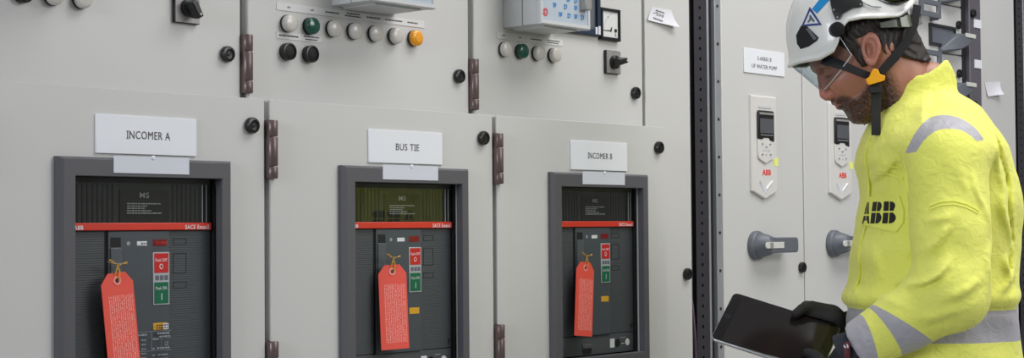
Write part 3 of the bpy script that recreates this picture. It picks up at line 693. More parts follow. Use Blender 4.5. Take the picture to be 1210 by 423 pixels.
# ---------------------------------------------------------------- drive doors
def drive_panel(dx, label):
    xl, xr, xm = (2.2452, 1.5371)[0] + dx, (2.3647, 1.5411)[0] + dx, (2.3074, 1.4745)[0] + dx
    t = thing('drive_keypad', (xm, U, 1.3945), label, 'control panel', 'white drive keypads on the cabinet doors')
    zt, zs, zp = (2.2480, 1.6611)[1], (2.2426, 1.4188)[1], (2.3073, 1.3981)[1]
    def inset(s): return [(xl+s, zt-s), (xl+s, zs+s*.45), (xm, zp+s*1.1), (xr-s, zs+s*.45), (xr-s, zt-s)]
    b = MB(); vs = []
    for s, y in ((0, U), (0, U-.005), (.003, U-.008)): vs += [(x, y, z) for x, z in inset(s)]
    b.add(vs, [(k*5+i, k*5+(i+1) % 5, (k+1)*5+(i+1) % 5, (k+1)*5+i) for k in range(2) for i in range(5)] + [(10, 11, 12, 13, 14)])
    body = b.build('housing', M['drive'], t)
    y = U - .008; b = MB()                 # chevron ridge near the point
    A = [(xm-.030, 1.4460), (xm, 1.4250), (xm+.030, 1.4460), (xm+.030, 1.4400), (xm, 1.4060), (xm-.030, 1.4400)]
    vs = [(x, y+.0005, z) for x, z in A] + [(xm-.030, y-.004, 1.4450), (xm, y-.004, 1.4240), (xm+.030, y-.004, 1.4450)]
    b.add(vs, [(0,6,7,1), (1,7,8,2), (6,5,4,7), (7,4,3,8), (0,5,6), (2,8,3)])
    b.build('chevron', M['white'], body)
    MB().box(xm-.030, xm+.028, y-.0012, y, 1.6295, 1.6370).build('grip_bar', M['relay'], body, bevel=.0005)
    sl, sr = (2.2683, 1.5805)[0] + dx, (2.3424, 1.5836)[0] + dx; sm = (sl + sr)/2; hw = (sr - sl)/2
    kp = MB().prism([(sl, 1.5560), (sl, 1.5080), (sl+.005, 1.4995), (sm-.002, 1.4890), (sr-.005, 1.5010), (sr, 1.5080), (sr, 1.5560)], y-.0045, y).build('keypad', M['drive'], t, bevel=.0015)
    sc = MB().prism([(sl, 1.5500), (sl, 1.6190), (sl+.004, 1.6235), (sr-.004, 1.6235), (sr, 1.6190), (sr, 1.5450), (sm+.018, 1.5480), (sm+.012, 1.5540), (sm-.012, 1.5540), (sm-.018, 1.5500)], y-.0060, y).build('display_bezel', M['black'], t, bevel=.0012)
    MB().box(sl+.0060, sr-.0045, y-.0068, y-.0058, 1.5660, 1.6030).build('display', M['screen'], sc)
    MB().box(sl+.0040, sr-.0030, y-.0070, y-.0058, 1.6130, 1.6185).box(sl+.0080, sr-.0070, y-.0070, y-.0066, 1.5600, 1.5620).build('trim', M['alu'], sc)
    for a, c in [(-.019, 1.539), (.018, 1.539), (0, 1.534), (0, 1.513), (-.013, 1.5235), (.013, 1.5235), (0, 1.5235)]:
        MB().lathe([(.0045, 0), (.0042, .0010), (.0005, .0013)], (sm + a, y - .0045, c), n=16).build('key', M['relay'], kp, smooth=True)
    b = MB()
    for a, c in ((-.019, 1.5385), (.018, 1.5385), (0, 1.5300), (-.019, 1.512), (.019, 1.512)): b.box(sm+a-.0035, sm+a+.0035, y-.0062, y-.0050, c-.0008, c+.0008)
    b.build('key_marks', M['ink'], kp)
    for a in (-.020, .018): MB().lathe([(.0040, 0), (.0037, .0010), (.0005, .0012)], (sm+a, y-.0045, 1.5115), n=14).build('start_stop_key', M['relay'], kp)
    MB().box(sm-.0225, sm-.0185, y-.0062, y-.0054, 1.5103, 1.5127).build('stop_mark', M['abbred'], kp)
    q0, q1 = (2.3470, 1.5036)[0] + dx, (2.3675, 1.5041)[0] + dx
    MB().prism([(q0, 1.5000), (q1, 1.5060), (q1, 1.4850), (q0+.003, 1.4830)], y-.0012, y-.0002).build('yellow_sticker', M['yellow'], body, label='small yellow sticker')
    l0, l1 = (2.2924, 1.4656)[0] + dx, (2.3327, 1.4664)[0] + dx
    write('ABB', l0, 1.4590, l1 - l0, .0150, y, M['abbred'], body, bold=.035)
    return t
drive_panel(0, 'white drive keypad with grey screen on the door below the UF WATER PUMP plate')
drive_panel(.3870, 'white drive keypad partly hidden behind the chin and chest of the worker')

def rotary(dx, label):
    r0 = .0365; xc = (2.2301, 1.2819)[0] + r0 + dx; zc = (2.2536, 1.2816)[1]
    t = thing('rotary_handle', (xc, U, zc - .04), label, 'handle', 'grey rotary disconnector handles')
    MB().lathe([(r0, 0), (r0, .010), (r0*.96, .014), (r0*.86, .016), (r0*.84, .014)], (xc, U, zc), n=40).build('escutcheon', M['handle'], t, smooth=True, sharp=50)
    b = MB(); n = 24; vs = []
    # hub blending into a flat grip that points right
    for y, rx, rz, ox in ((.013, .0305, .0315, 0), (.020, .0295, .0310, .002), (.028, .0275, .0285, .005), (.036, .0245, .0250, .010), (.042, .0220, .0215, .014), (.0455, .0170, .0170, .016)):
        for i in range(n):
            q = 2*math.pi*i/n; vs.append((xc + ox + rx*math.cos(q), U - y, zc + rz*math.sin(q)))
    b.add(vs, [(k*n+i, k*n+(i+1) % n, (k+1)*n+(i+1) % n, (k+1)*n+i) for k in range(5) for i in range(n)] + [tuple(5*n+i for i in range(n)), tuple(range(n-1, -1, -1))])
    b.build('hub', M['handle'], t, smooth=True, sharp=50)
    xe = (2.4003, 1.2797)[0] + dx; h = .0195; p_ = [(xc + .004, zc - h*1.1), (xc + .030, zc - h)]
    for i in range(9): q = R(-90 + 180*i/8); p_.append((xe - .010 + .010*math.cos(q), zc + (h-.010)*(1 if i > 4 else -1 if i < 4 else 0) + .010*math.sin(q)))
    p_ += [(xc + .030, zc + h), (xc + .004, zc + h*1.1)]
    gr = MB().prism(p_, U - .047, U - .026).build('grip', M['handle'], t, bevel=.003, seg=3)
    i0, i1 = (2.2404, 1.2818)[0] + dx, (2.3265, 1.2807)[0] + dx
    q_ = [(i1, zc - .0080), (i1, zc + .0080)] + [(i0 + .008 + .0080*math.cos(R(a)), zc + .0080*math.sin(R(a))) for a in range(90, 271, 30)]
    MB().prism(q_, U - .0490, U - .0460).build('position_insert', M['insert'], gr, bevel=.0008)
    MB().box(i0 + .020, i0 + .034, U - .0495, U - .0488, zc - .0070, zc + .0070).build('padlock_slide', M['alu'], gr)
    return t
rotary(0, 'grey rotary switch handle pointing right, on the door below the visible drive keypad')
rotary(.3870, 'grey rotary switch handle partly hidden behind the chest of the worker')

t = thing('pump_sign', (2.318, U, 1.717), 'white plate reading S-ARR01.B UF WATER PUMP beside the helmet', 'sign')
MB().box(2.2212, 2.4148, U-.003, U, 1.7172, 1.7790).build('plate', M['white'], t, bevel=.0005, seg=1)
write('S-ARR01.B', 2.2840, 1.7515, .0660, .0100, U-.003, M['ink'], t)
write('UF WATER PUMP', 2.2570, 1.7310, .1200, .0100, U-.003, M['ink'], t)

# ---------------------------------------------------------------- drawer cabinet at the far right
t = thing('drawer_cabinet', (3.2, .45, 0), 'grey motor control cabinet with stacked drawer units behind the head of the worker', 'cabinet')
MB().box(2.962, 3.462, .085, .80, .06, 2.30).build('body', M['body'], t, bevel=.001, seg=1)
MB().box(2.97, 3.57, .10, .78, 0, .06).build('plinth', M['dark'], t)
MB().box(3.4640, 3.4900, U+.001, .80, 0, 2.30).build('dark_edge', M['dark'], t)
ch = MB().box(3.4900, 3.5700, U-.012, .80, 0, 2.30).build('mauve_channel', M['purple'], t, bevel=.003)
for zc in (1.9840, 1.70, 1.55): lock(3.5090, U-.012, zc, ch, .013)
for zc in (1.7700, 1.2, .5): door('lower_door', 2.966, 3.460, U, .10, 1.5450, t) if zc == 1.2 else None
tag_lab = [(1.9420, 'small white label on the mauve channel, upper one'), (1.8160, 'small white label on the mauve channel, lower one')]
for z0, lb in tag_lab:
    o = thing('channel_label', (3.545, U-.012, z0), lb, 'label', 'small labels on the mauve channel')
    MB().box(3.5200, 3.5690, U-.0145, U-.012, z0, z0 + .0260).build('plate', M['white'], o)
def drawer(z0, label):
    t = thing('drawer_unit', (3.2, U, z0), label, 'drawer unit', 'withdrawable drawer units'); z1 = z0 + .148
    MB().box(2.966, 3.460, U, U + .020, z0 + .002, z1).build('front', M['paint'], t, bevel=.003)
    # slim loop handle
    z = z0 + .095
    b = MB().ring([(3.130, 3.262, U-.030, z, z+.050), (3.130, 3.262, U-.022, z, z+.050), (3.154, 3.242, U-.022, z+.016, z+.035), (3.154, 3.242, U-.030, z+.016, z+.035), (3.130, 3.262, U-.030, z, z+.050)])
    b.build('loop_handle', M['handle'], t, bevel=.003)
    MB().box(3.120, 3.148, U-.024, U, z-.014, z+.020).build('handle_foot', M['handle'], t, bevel=.003)
    MB().box(3.246, 3.262, U-.024, U, z-.004, z+.012).build('handle_foot', M['handle'], t, bevel=.003)
    w_ = MB().ring([(3.238, 3.4065, U, z0+.018, z0+.083), (3.238, 3.4065, U-.008, z0+.018, z0+.083), (3.246, 3.3985, U-.008, z0+.026, z0+.075), (3.246, 3.3985, U-.002, z0+.026, z0+.075)]).build('window_rim', M['dark'], t)
    MB().box(3.2455, 3.3990, U-.0025, U, z0+.0255, z0+.0755).build('window', M['handle'], w_)
    # scoop grip: a wedge running down to the right
    sec = [(3.300, z0-.004, z0+.014), (3.330, z0+.000, z0+.044), (3.365, z0+.004, z0+.062), (3.440, z0+.028, z0+.064), (3.468, z0+.044, z0+.062)]
    b = MB(); vs = []
    for i, (x, a, c) in enumerate(sec):
        d = (.012, .034, .046, .044, .030)[i]; vs += [(x, U, a), (x, U-d, a+.006), (x, U-d, c-.004), (x, U, c)]
    b.add(vs, [(k*4+i, k*4+(i+1) % 4, (k+1)*4+(i+1) % 4, (k+1)*4+i) for k in range(4) for i in range(4)] + [(3,2,1,0), (16,17,18,19)])
    g = b.build('scoop_grip', M['handle'], t, bevel=.003)
    MB().box(3.392, 3.458, U-.0475, U-.044, z0+.050, z0+.062).build('grip_badge', M['insert'], g)
    lock(3.432, U, z0+.093, t, .0130)
    return t
for z0, lb in ((1.9980, 'grey drawer unit front cut by the top edge, topmost of the stack'), (1.8490, 'grey drawer unit with dark window beside the helmet straps of the worker'),
               (1.7000, 'grey drawer unit front just above the collar of the worker'), (1.5510, 'grey drawer unit front mostly hidden behind the collar of the worker')):
    drawer(z0, lb)
t = thing('side_compartment', (3.71, .45, 0), 'tall plain grey door panel at the right edge, carrying a small paper sheet', 'cabinet')
MB().box(3.576, 3.844, .085, .80, 0, 2.30).build('body', M['body'], t, bevel=.001, seg=1)
door('door', 3.5800, 3.8455, U, .10, 2.25, t)
rail(3.8480, 3.9555, 'black perforated steel upright at the right edge of the photo')
t = thing('end_cabinet', (4.2, .45, 0), 'plain grey cabinet beyond the black upright at the right edge', 'cabinet')
MB().box(3.9565, 4.55, .085, .80, 0, 2.25).build('body', M['body'], t, bevel=.001, seg=1)
door('door', 3.960, 4.545, U, .10, 2.22, t)
sheet('paper_sheet', [(3.6160, 1.7775), (3.7330, 1.7875), (3.7150, 1.7440), (3.6310, 1.7330)], .016, M['paper'], U, 'small curled white paper taped to the plain panel above the shoulder of the worker', 'note', [])

# ---------------------------------------------------------------- sculpting with distance fields
def grid(lo, hi, h):
    ax = [np.arange(lo[i], hi[i] + h, h, dtype=np.float32) for i in range(3)]
    return ax, np.meshgrid(*ax, indexing='ij')
def surface_net(V, ax):
    h = float(ax[0][1] - ax[0][0]); nx, ny, nz = V.shape
    cs = (nx-1, ny-1, nz-1); acc = np.zeros(cs + (3,), np.float32); cnt = np.zeros(cs, np.float32); ins = V < 0
    G = np.stack(np.meshgrid(*[np.arange(n) for n in V.shape], indexing='ij'), -1).astype(np.float32)
    quads = []
    for a in range(3):
        s0 = [slice(None)]*3; s1 = [slice(None)]*3; s0[a] = slice(0, -1); s1[a] = slice(1, None)
        v0, v1 = V[tuple(s0)], V[tuple(s1)]; cr = ins[tuple(s0)] != ins[tuple(s1)]
        idx = np.argwhere(cr); t = (v0[cr] / (v0[cr] - v1[cr]))
        P = idx.astype(np.float32); P[:, a] += t
        b, c = [(1, 2), (2, 0), (0, 1)][a]
        for db in (0, 1):
            for dc in (0, 1):
                q = idx.copy(); q[:, b] -= db; q[:, c] -= dc
                ok = (q[:, b] >= 0) & (q[:, c] >= 0) & (q[:, b] < cs[b]) & (q[:, c] < cs[c])
                np.add.at(acc, tuple(q[ok].T), P[ok]); np.add.at(cnt, tuple(q[ok].T), 1)
        ok = (idx[:, b] > 0) & (idx[:, c] > 0) & (idx[:, b] < cs[b]) & (idx[:, c] < cs[c])
        quads.append((idx[ok], b, c, ins[tuple(s0)][cr][ok]))
    m = cnt > 0; num = -np.ones(cs, np.int64); num[m] = np.arange(m.sum())
    P = acc[m] / cnt[m][:, None]; P = P * h + np.array([a[0] for a in ax], np.float32)
    F = []
    for idx, b, c, inside in quads:
        def at(db, dc):
            q = idx.copy(); q[:, b] -= db; q[:, c] -= dc; return num[tuple(q.T)]
        f = np.stack([at(0, 0), at(1, 0), at(1, 1), at(0, 1)], 1)
        f[~inside] = f[~inside][:, ::-1]; F.append(f)
    return P, np.concatenate(F)
def smooth_verts(P, F, it=2, k=.5):
    n = len(P)
    for _ in range(it):
        s = np.zeros((n, 3)); c = np.zeros(n)
        for i in range(4):
            a, b = F[:, i], F[:, (i+1) % 4]
            np.add.at(s, a, P[b]); np.add.at(c, a, 1); np.add.at(s, b, P[a]); np.add.at(c, b, 1)
        P = P + k * (s / np.maximum(c, 1)[:, None] - P)
    return P
def net_obj(name, P, F, m, parent, attrs=None, label=None):
    me = bpy.data.meshes.new(name); me.from_pydata(P.tolist(), [], F.tolist()); me.materials.append(m)
    me.polygons.foreach_set('use_smooth', [True]*len(me.polygons))
    for k, v in (attrs or {}).items():
        at = me.attributes.new(k, 'FLOAT', 'POINT'); at.data.foreach_set('value', np.asarray(v, np.float32))
    b = bmesh.new(); b.from_mesh(me); bmesh.ops.recalc_face_normals(b, faces=b.faces); b.to_mesh(me); b.free()
    o = bpy.data.objects.new(name, me); C.objects.link(o); o.parent = parent; ORG[o.name] = Vector()
    if label: o['label'] = label
    return o
def ell(P, c, r):
    d = [(P[i] - c[i]) for i in range(3)]
    k0 = np.sqrt(sum((d[i]/r[i])**2 for i in range(3))); k1 = np.sqrt(sum((d[i]/r[i]**2)**2 for i in range(3))) + 1e-9
    return k0*(k0-1)/k1
def cap(P, a, b, ra, rb):
    ab = [b[i]-a[i] for i in range(3)]; L = sum(q*q for q in ab)
    t = np.clip(sum((P[i]-a[i])*ab[i] for i in range(3))/L, 0, 1)
    return np.sqrt(sum((P[i]-a[i]-t*ab[i])**2 for i in range(3))) - (ra + (rb-ra)*t)
def smin(a, b, k):
    h = np.clip(.5 + .5*(b-a)/k, 0, 1); return b + (a-b)*h - k*h*(1-h)
def smax(a, b, k): return -smin(-a, -b, k)
def loft(P, zs, xf, xb, w, n=2.3, y0=0):
    o = np.argsort(zs); zs, xf, xb, w = [np.asarray(q, float)[o] for q in (zs, xf, xb, w)]
    z = P[2]; f = np.interp(z, zs, xf); b = np.interp(z, zs, xb); W_ = np.interp(z, zs, w)
    hx = np.maximum(abs(b-f)/2, 1e-3); xc = (f+b)/2
    q = (np.abs((P[0]-xc)/hx)**n + np.abs((P[1]-y0)/W_)**n)**(1/n)
    d = (q-1)*np.minimum(hx, W_)*.9
    return np.maximum(d, np.maximum(zs[0]-z, z-zs[-1]))
def ss(x, a, b):
    t = np.clip((x-a)/(b-a), 0, 1); return t*t*(3-2*t)
def wav(P, s, seed):
    r = np.random.RandomState(seed); o = 0
    for k in range(5):
        d = r.normal(size=3); d /= np.linalg.norm(d); d *= s*(.7 + .6*r.rand()); o = o + np.sin(P[0]*d[0] + P[1]*d[1] + P[2]*d[2] + r.rand()*6.28)
    return o/3

# ---------------------------------------------------------------- the worker
PX, PY, PR = 1.729, -.670, -.8613 + 0.0
person = thing('person', (PX, PY, 0), 'man in yellow high-visibility jacket and white helmet looking down at a tablet', 'person')
person.rotation_euler = (0, 0, -YAW); ORG[person.name] = Vector()
# head frame: forward (nose), lateral (away from the camera), up, about the ear
EX, EZ = (-0.1243, 1.6671)
FX, FZ, UX, UZ = -.883, -.469, -.469, .883
def h2l(P): return np.stack([EX + P[:, 0]*FX + P[:, 2]*UX, P[:, 1], EZ + P[:, 0]*FZ + P[:, 2]*UZ], 1)
def hp(f, l, u): return (EX + f*FX + u*UX, l, EZ + f*FZ + u*UZ)
def l2h(x, z): dx, dz = x-EX, z-EZ; return (dx*FX + dz*FZ, dx*UX + dz*UZ)

up_ = [-.1240,-.118,-.112,-.100,-.088,-.080,-.073,-.068,-.064,-.058,-.050,-.044,-.025,-.005,.005,.018,.030,.050,.080,.105,.125,.140]
ff_ = [ .052,  .064, .0705,.0740,.0725,.0745,.0800,.0785,.0760,.0820,.0835,.0830,.0850,.0830,.0835,.0900,.0920,.0920,.085,.070,.045,.010]
fb_ = [ .036,  .022,  .012, .000,-.012,-.020,-.028,-.034,-.040,-.055,-.070,-.078,-.096,-.107,-.110,-.113,-.115,-.114,-.104,-.085,-.058,-.02]
fw_ = [ .018,  .030,  .037, .044, .050, .053, .055, .057, .058, .060, .063, .065, .070, .0730,.0735,.0745,.0755,.0760,.0720,.0600,.0440,.020]
def head_sdf(P, ears=True):
    d = loft(P, up_, ff_, fb_, fw_, 2.25)
    # round the face towards the chin and keep the cheeks full
    d = smin(d, cap(P, (.086,0,-.002), (.0960,0,-.034), .0062, .0098), .014)               # nose ridge
    for s in (-1, 1):
        d = smin(d, ell(P, (.0905, s*.0115, -.0405), (.0105, .0075, .0075)), .006)       # wings of the nose
        d = smin(d, cap(P, (.0800, s*.012, .018), (.0720, s*.045, .016), .0085, .0075), .012) # brow
        d = smin(d, ell(P, (.055, s*.040, -.026), (.026, .020, .022)), .025)             # cheek
        d = smax(d, -ell(P, (.0900, s*.032, .000), (.016, .017, .0115)), .012)           # eye socket
        d = smin(d, ell(P, (.0690, s*.032, -.001), (.0135, .0150, .0125)), .003)         # closed lid over the eyeball
        d = smax(d, -ell(P, (.0960, s*.0065, -.0475), (.004, .003, .0035)), .002)        # nostril
    d = smin(d, cap(P, (.0800, -.018, -.0600), (.0800, .018, -.0600), .0036, .0036), .004)
    d = smin(d, ell(P, (.0815, 0, -.0585), (.0065, .020, .0042)), .003)
    d = smin(d, ell(P, (.0800, 0, -.0690), (.0065, .017, .0048)), .003)
    d = smax(d, -cap(P, (.0885, -.022, -.0635), (.0885, .022, -.0635), .0018, .0018), .002)
    if ears:
        for s in (-1, 1):
            c = (-.0085, s*.0790, .0020); ca, sa = math.cos(R(26)), math.sin(R(26))
            X = (P[0]-c[0])*ca + (P[2]-c[2])*sa; Z = -(P[0]-c[0])*sa + (P[2]-c[2])*ca; Y = (P[1]-c[1])*s - (-X)*.35
            Q = (X, Y, Z + 0*X); wd = .0185 + .10*np.clip(Z, -.03, .03)
            wd = wd*.90; r = np.sqrt((X/wd)**2 + (Z/.0325)**2) - 1
            e_ = np.maximum(r*.016, np.abs(Y) - .0045)
            rim = np.sqrt((r*.016 + .0030)**2 + (Y - .0045)**2) - .0033
            inner = ell(Q, (.004, .0065, -.003), (.0090, .0100, .0165))
            e_ = smin(smax(e_, -inner, .002), rim, .002)
            e_ = smin(e_, ell(Q, (.0155, .0015, -.003), (.0045, .0045, .0085)), .003)
            d = smin(d, e_, .004)
    return d
NA = (-0.0520, -0.0028)
NB = (-0.0512, -0.1589)
def neck_sdf(P): return cap(P, (NA[0], 0, NA[1]), (NB[0], 0, NB[1]), .056, .066)
ax, P = grid((-.20, -.105, -.215), (.125, .105, .150), .0022)
hd = head_sdf(P); nk = neck_sdf(P)
V = smin(hd, nk, .022); V = smin(V, cap(P, (-.040, -.060, -.01), (.01, -.018, -.20), .012, .012), .03)
beard_f = lambda f, u, l: np.interp(f, [-.05, 0, .015, .035, .055, .066, .078, .095], [-.06, -.030, -.042, -.058, -.066, -.056, -.0455, -.0465]) - u
bd = beard_f(P[0], P[2], P[1])
bmask = ss(bd, -.004, .010)*ss(P[0], -.045, -.01)*(1 - ss(-P[2], .150, .185))
V = V - bmask*(.0022 + .0012*wav(P, 900, 3))
Ph, Fh = surface_net(V, ax); Ph = smooth_verts(Ph, Fh, 1, .4)
ho = P; Q = [Ph[:, i] for i in range(3)]
bd = ss(beard_f(Q[0], Q[2], Q[1]), -.004, .012)*ss(Q[0], -.040, -.005)*(1 - ss(-Q[2], .150, .185))
bd = bd*(1 - .6*ss(Q[0], .055, .075)*ss(-Q[2], .075, .085)*0)
lip = np.maximum(1 - np.sqrt((np.maximum(.0790 - Q[0], 0)/.006)**2 + (Q[1]/.022)**2 + ((Q[2]+.0640)/.0085)**2), 0)
bd = bd*(1 - ss(lip, .0, .3)*.8)
red = np.exp(-((Q[2]+.03)**2 + (np.abs(Q[1])-.035)**2)/.0009)*.5 + np.exp(-((Q[0]-.10)**2 + Q[1]**2 + (Q[2]+.036)**2)/.0003)*.8 + ss(np.abs(Q[1]), .076, .084)*.45
lid = np.exp(-((Q[0]-.078)**2/.0002 + (np.abs(Q[1])-.032)**2/.0003 + (Q[2]+.007)**2/.000006))
headP = h2l(Ph); nH = len(headP)

# body below the collar
def LZ(a): return a
SH_N, SH_F = (0.0024, 1.4438), (0.0999, 1.4573)
EL_N, EL_F = (-0.0124, 1.2060), (0.0726, 1.1779)
WR_N, WR_F = (-0.1661, 1.0995), (-0.1118, 1.1052)
nS = (SH_N[0], -.185, SH_N[1]); nE = (EL_N[0], -.250, EL_N[1]); nW = (WR_N[0], -.175, WR_N[1])
fS = (SH_F[0], .185, SH_N[1]); fE = (EL_F[0], .235, EL_F[1]); fW = (WR_F[0], .100, WR_F[1])
def body_sdf(P):
    d = ell(P, (.02, 0, 1.36), (.115, .175, .22)); d = smin(d, ell(P, (.02, 0, 1.05), (.115, .165, .20)), .08)
    d = smin(d, cap(P, (.02, 0, 1.42), (.01, 0, 1.60), .07, .058), .05)
    for s, a, b, c in ((-1, nS, nE, nW), (1, fS, fE, fW)):
        a2 = (a[0], a[1]*.95, a[2]-.01)
        d = smin(d, cap(P, a2, b, .056, .042), .04); d = smin(d, cap(P, b, c, .043, .028), .01)
        hip = (.025, s*.080, .92); kn = (.005, s*.115, .50); an = (.045, s*.13, .09)
        d = smin(d, cap(P, hip, kn, .074, .055), .04); d = smin(d, cap(P, kn, an, .058, .036), .02)
        d = smin(d, cap(P, (.06, s*.13, .045), (-.13, s*.145, .032), .036, .026), .02)
    return d
ax, P = grid((-.30, -.34, -.0), (.24, .34, 1.66), .010)
Pb, Fb = surface_net(body_sdf(P), ax); Pb = smooth_verts(Pb, Fb, 1)
allP = np.concatenate([headP, Pb]); allF = np.concatenate([Fh, Fb + nH]); z0_ = np.zeros(len(Pb))
def skinmat():
    m = mat('skin', (196, 146, 124), 0.45); t = m.node_tree; b = t.nodes['Principled BSDF']
    b.inputs['Subsurface Weight'].default_value = .08; b.inputs['Subsurface Radius'].default_value = (.012, .005, .003); b.inputs['Subsurface Scale'].default_value = .5
    tc = t.nodes.new('ShaderNodeTexCoord'); n = t.nodes.new('ShaderNodeTexNoise'); n.inputs['Scale'].default_value = 45; n.inputs['Detail'].default_value = 5
    t.links.new(tc.outputs['Object'], n.inputs['Vector'])
    def mixc(fac, a, c2, k=1.0):
        mx = t.nodes.new('ShaderNodeMix'); mx.data_type = 'RGBA'
        if a is None: mx.inputs[6].default_value = lin((176, 126, 104))
        else: t.links.new(a, mx.inputs[6])
        mx.inputs[7].default_value = lin(c2)
        q = t.nodes.new('ShaderNodeMath'); q.operation = 'MULTIPLY'; q.inputs[1].default_value = k; t.links.new(fac, q.inputs[0]); t.links.new(q.outputs[0], mx.inputs[0]); return mx.outputs[2]
    def at(nm): a = t.nodes.new('ShaderNodeAttribute'); a.attribute_name = nm; return a.outputs['Fac']
    c = mixc(n.outputs['Fac'], None, (156, 102, 82), .8)
    c = mixc(at('flush'), c, (204, 120, 104), .65)
    c = mixc(at('lip'), c, (168, 98, 92), .9)
    n3 = t.nodes.new('ShaderNodeTexNoise'); n3.inputs['Scale'].default_value = 260; n3.inputs['Detail'].default_value = 2; t.links.new(tc.outputs['Object'], n3.inputs['Vector'])
    r = t.nodes.new('ShaderNodeMapRange'); r.inputs[1].default_value = .3; r.inputs[2].default_value = .6; r.inputs[3].default_value = .72; r.inputs[4].default_value = 1; t.links.new(n3.outputs['Fac'], r.inputs[0])
    q = t.nodes.new('ShaderNodeMath'); q.operation = 'MULTIPLY'; t.links.new(at('beard'), q.inputs[0]); t.links.new(r.outputs[0], q.inputs[1])
    c = mixc(q.outputs[0], c, (50, 34, 28), .95)
    c = mixc(at('lash'), c, (50, 34, 28), .9)
    t.links.new(c, b.inputs['Base Color'])
    bp = t.nodes.new('ShaderNodeBump'); bp.inputs['Strength'].default_value = .35; bp.inputs['Distance'].default_value = .0012
    t.links.new(n3.outputs['Fac'], bp.inputs['Height']); t.links.new(bp.outputs[0], b.inputs['Normal'])
    return m
M['skin'] = skinmat()
cat_ = lambda v: np.concatenate([v, z0_])
net_obj('body', allP, allF, M['skin'], person, dict(beard=cat_(bd), lip=cat_(ss(lip, 0, .5)), flush=cat_(red), lash=cat_(lid)))

# hair: a thin shell over the skull, cut to the hairline
ax, P = grid((-.150, -.100, -.110), (.075, .100, .110), .0024)
V = smin(head_sdf(P, False), neck_sdf(P), .022) - (.0070 + .0012*np.sin(P[0]*500 + P[1]*380 + 60*P[2] + 3*np.sin(P[2]*90)) + .0012*wav(P, 260, 5))
V = V - .008*np.exp(-((P[0]+.112)**2/.0006 + P[1]**2/.003 + (P[2]+.045)**2/.0012))
g = np.interp(P[0], [-.14, -.10, -.0425, -.031, -.022, .0065, .0085, .0215, .025, .040, .062], [-.078, -.072, -.028, -.024, .030, .034, -.024, -.020, .014, .040, .060])
V = smax(V, g - P[2] + .0008*wav(P, 300, 6), .003); V = np.maximum(V, -(smin(head_sdf(P, False), neck_sdf(P), .022) + .002)); V = np.maximum(V, P[0] - .055)
Pq, Fq = surface_net(V, ax)
M['hair'] = mat('dark_brown_hair', (30, 21, 17), .55, noise=.35, nscale=120, bump=.6, bscale=260)
net_obj('hair', h2l(smooth_verts(Pq, Fq, 1, .3)), Fq, M['hair'], person)

# ---- jacket
rows = [  # z and front / back silhouette on the mid plane, half width
  ((-0.0446, 1.5934), (0.0669, 1.5925), .070), ((-0.0618, 1.5782), (0.0869, 1.5771), .100), ((-0.0823, 1.5598), (0.1120, 1.5583), .130), ((-0.1063, 1.5346), (0.1335, 1.5327), .158),
  ((-0.1202, 1.5093), (0.1500, 1.5072), .176), ((-0.1307, 1.4807), (0.1630, 1.4784), .186), ((-0.1345, 1.4537), (0.1710, 1.4513), .190), ((-0.1248, 1.4215), (0.1789, 1.4191), .190), ((-0.1237, 1.3827), (0.1850, 1.3803), .188),
  ((-0.1345, 1.3322), (0.1892, 1.3297), .186), ((-0.1419, 1.2868), (0.1901, 1.2842), .184), ((-0.1476, 1.2397), (0.1876, 1.2370), .184), ((-0.1566, 1.1977), (0.1835, 1.1950), .186), ((-0.1603, 1.1759), (0.1781, 1.1732), .186), ((-0.1571, 1.1624), (0.1779, 1.1598), .182), ((-0.1592, 1.1322), (0.1791, 1.1295), .182),
  ((-0.1596, 1.1020), (0.1819, 1.0993), .184), ((-0.1571, 1.0382), (0.1842, 1.0355), .188), ((-0.1535, 0.9377), (0.1825, 0.9350), .192), ((-0.1497, 0.8440), (0.1759, 0.8415), .190)]
jz = [r[0][1] for r in rows]; jf = [r[0][0] for r in rows]; jb = [r[1][0] for r in rows]; jw = [r[2] for r in rows]
for i in range(len(rows)):                 # the line of sight is oblique: allow for the depth of the chest
    c = (jf[i]+jb[i])/2; e_ = (jb[i]-jf[i])/2; hx = math.sqrt(max(e_*e_ - (.235*jw[i])**2, .0004)); jf[i], jb[i] = c-hx, c+hx
HEM = jz[-1] + .012
BZ1, BZ0 = (-0.1661, 1.1668)[1], (-0.1669, 1.1067)[1]
def arm_sdf(P, a, b, c, n=0):
    m1 = [a[i]*.5 + b[i]*.5 for i in range(3)]
    d = cap(P, a, m1, .0780, .0700); d = smin(d, cap(P, m1, b, .0700, .0670), .02); d2 = cap(P, b, c, .0670, .0500)
    return smin(d, d2, .022)
def torso_sdf(P):
    return loft(P, jz, jf, jb, jw, 2.35)
CA, CB = (-0.0139, 1.5001), (-0.0014, 1.6608)
def collar_sdf(P):
    d = cap(P, (CA[0], 0, CA[1]), (CB[0], 0, CB[1]), .081, .0715)
    sh = np.abs(d + .004) - .0045
    p0, p1 = (-0.0857, 1.5598), (0.0392, 1.6588)
    nx_, nz_ = -(p1[1]-p0[1]), (p1[0]-p0[0]); L_ = math.hypot(nx_, nz_); cut = ((P[0]-p0[0])*nx_ + (P[2]-p0[1])*nz_)/L_
    q0, q1 = (0.0375, 1.6588), (0.0739, 1.6093)
    nx2, nz2 = -(q1[1]-q0[1]), (q1[0]-q0[0]); L2 = math.hypot(nx2, nz2); cut2 = ((P[0]-q0[0])*nx2 + (P[2]-q0[1])*nz2)/L2
    cut = cut - .012*np.exp(-((P[0]-(-0.0311, 1.5932)[0])**2)/.0005)
    return smax(smax(sh, cut, .004), cut2, .004), d
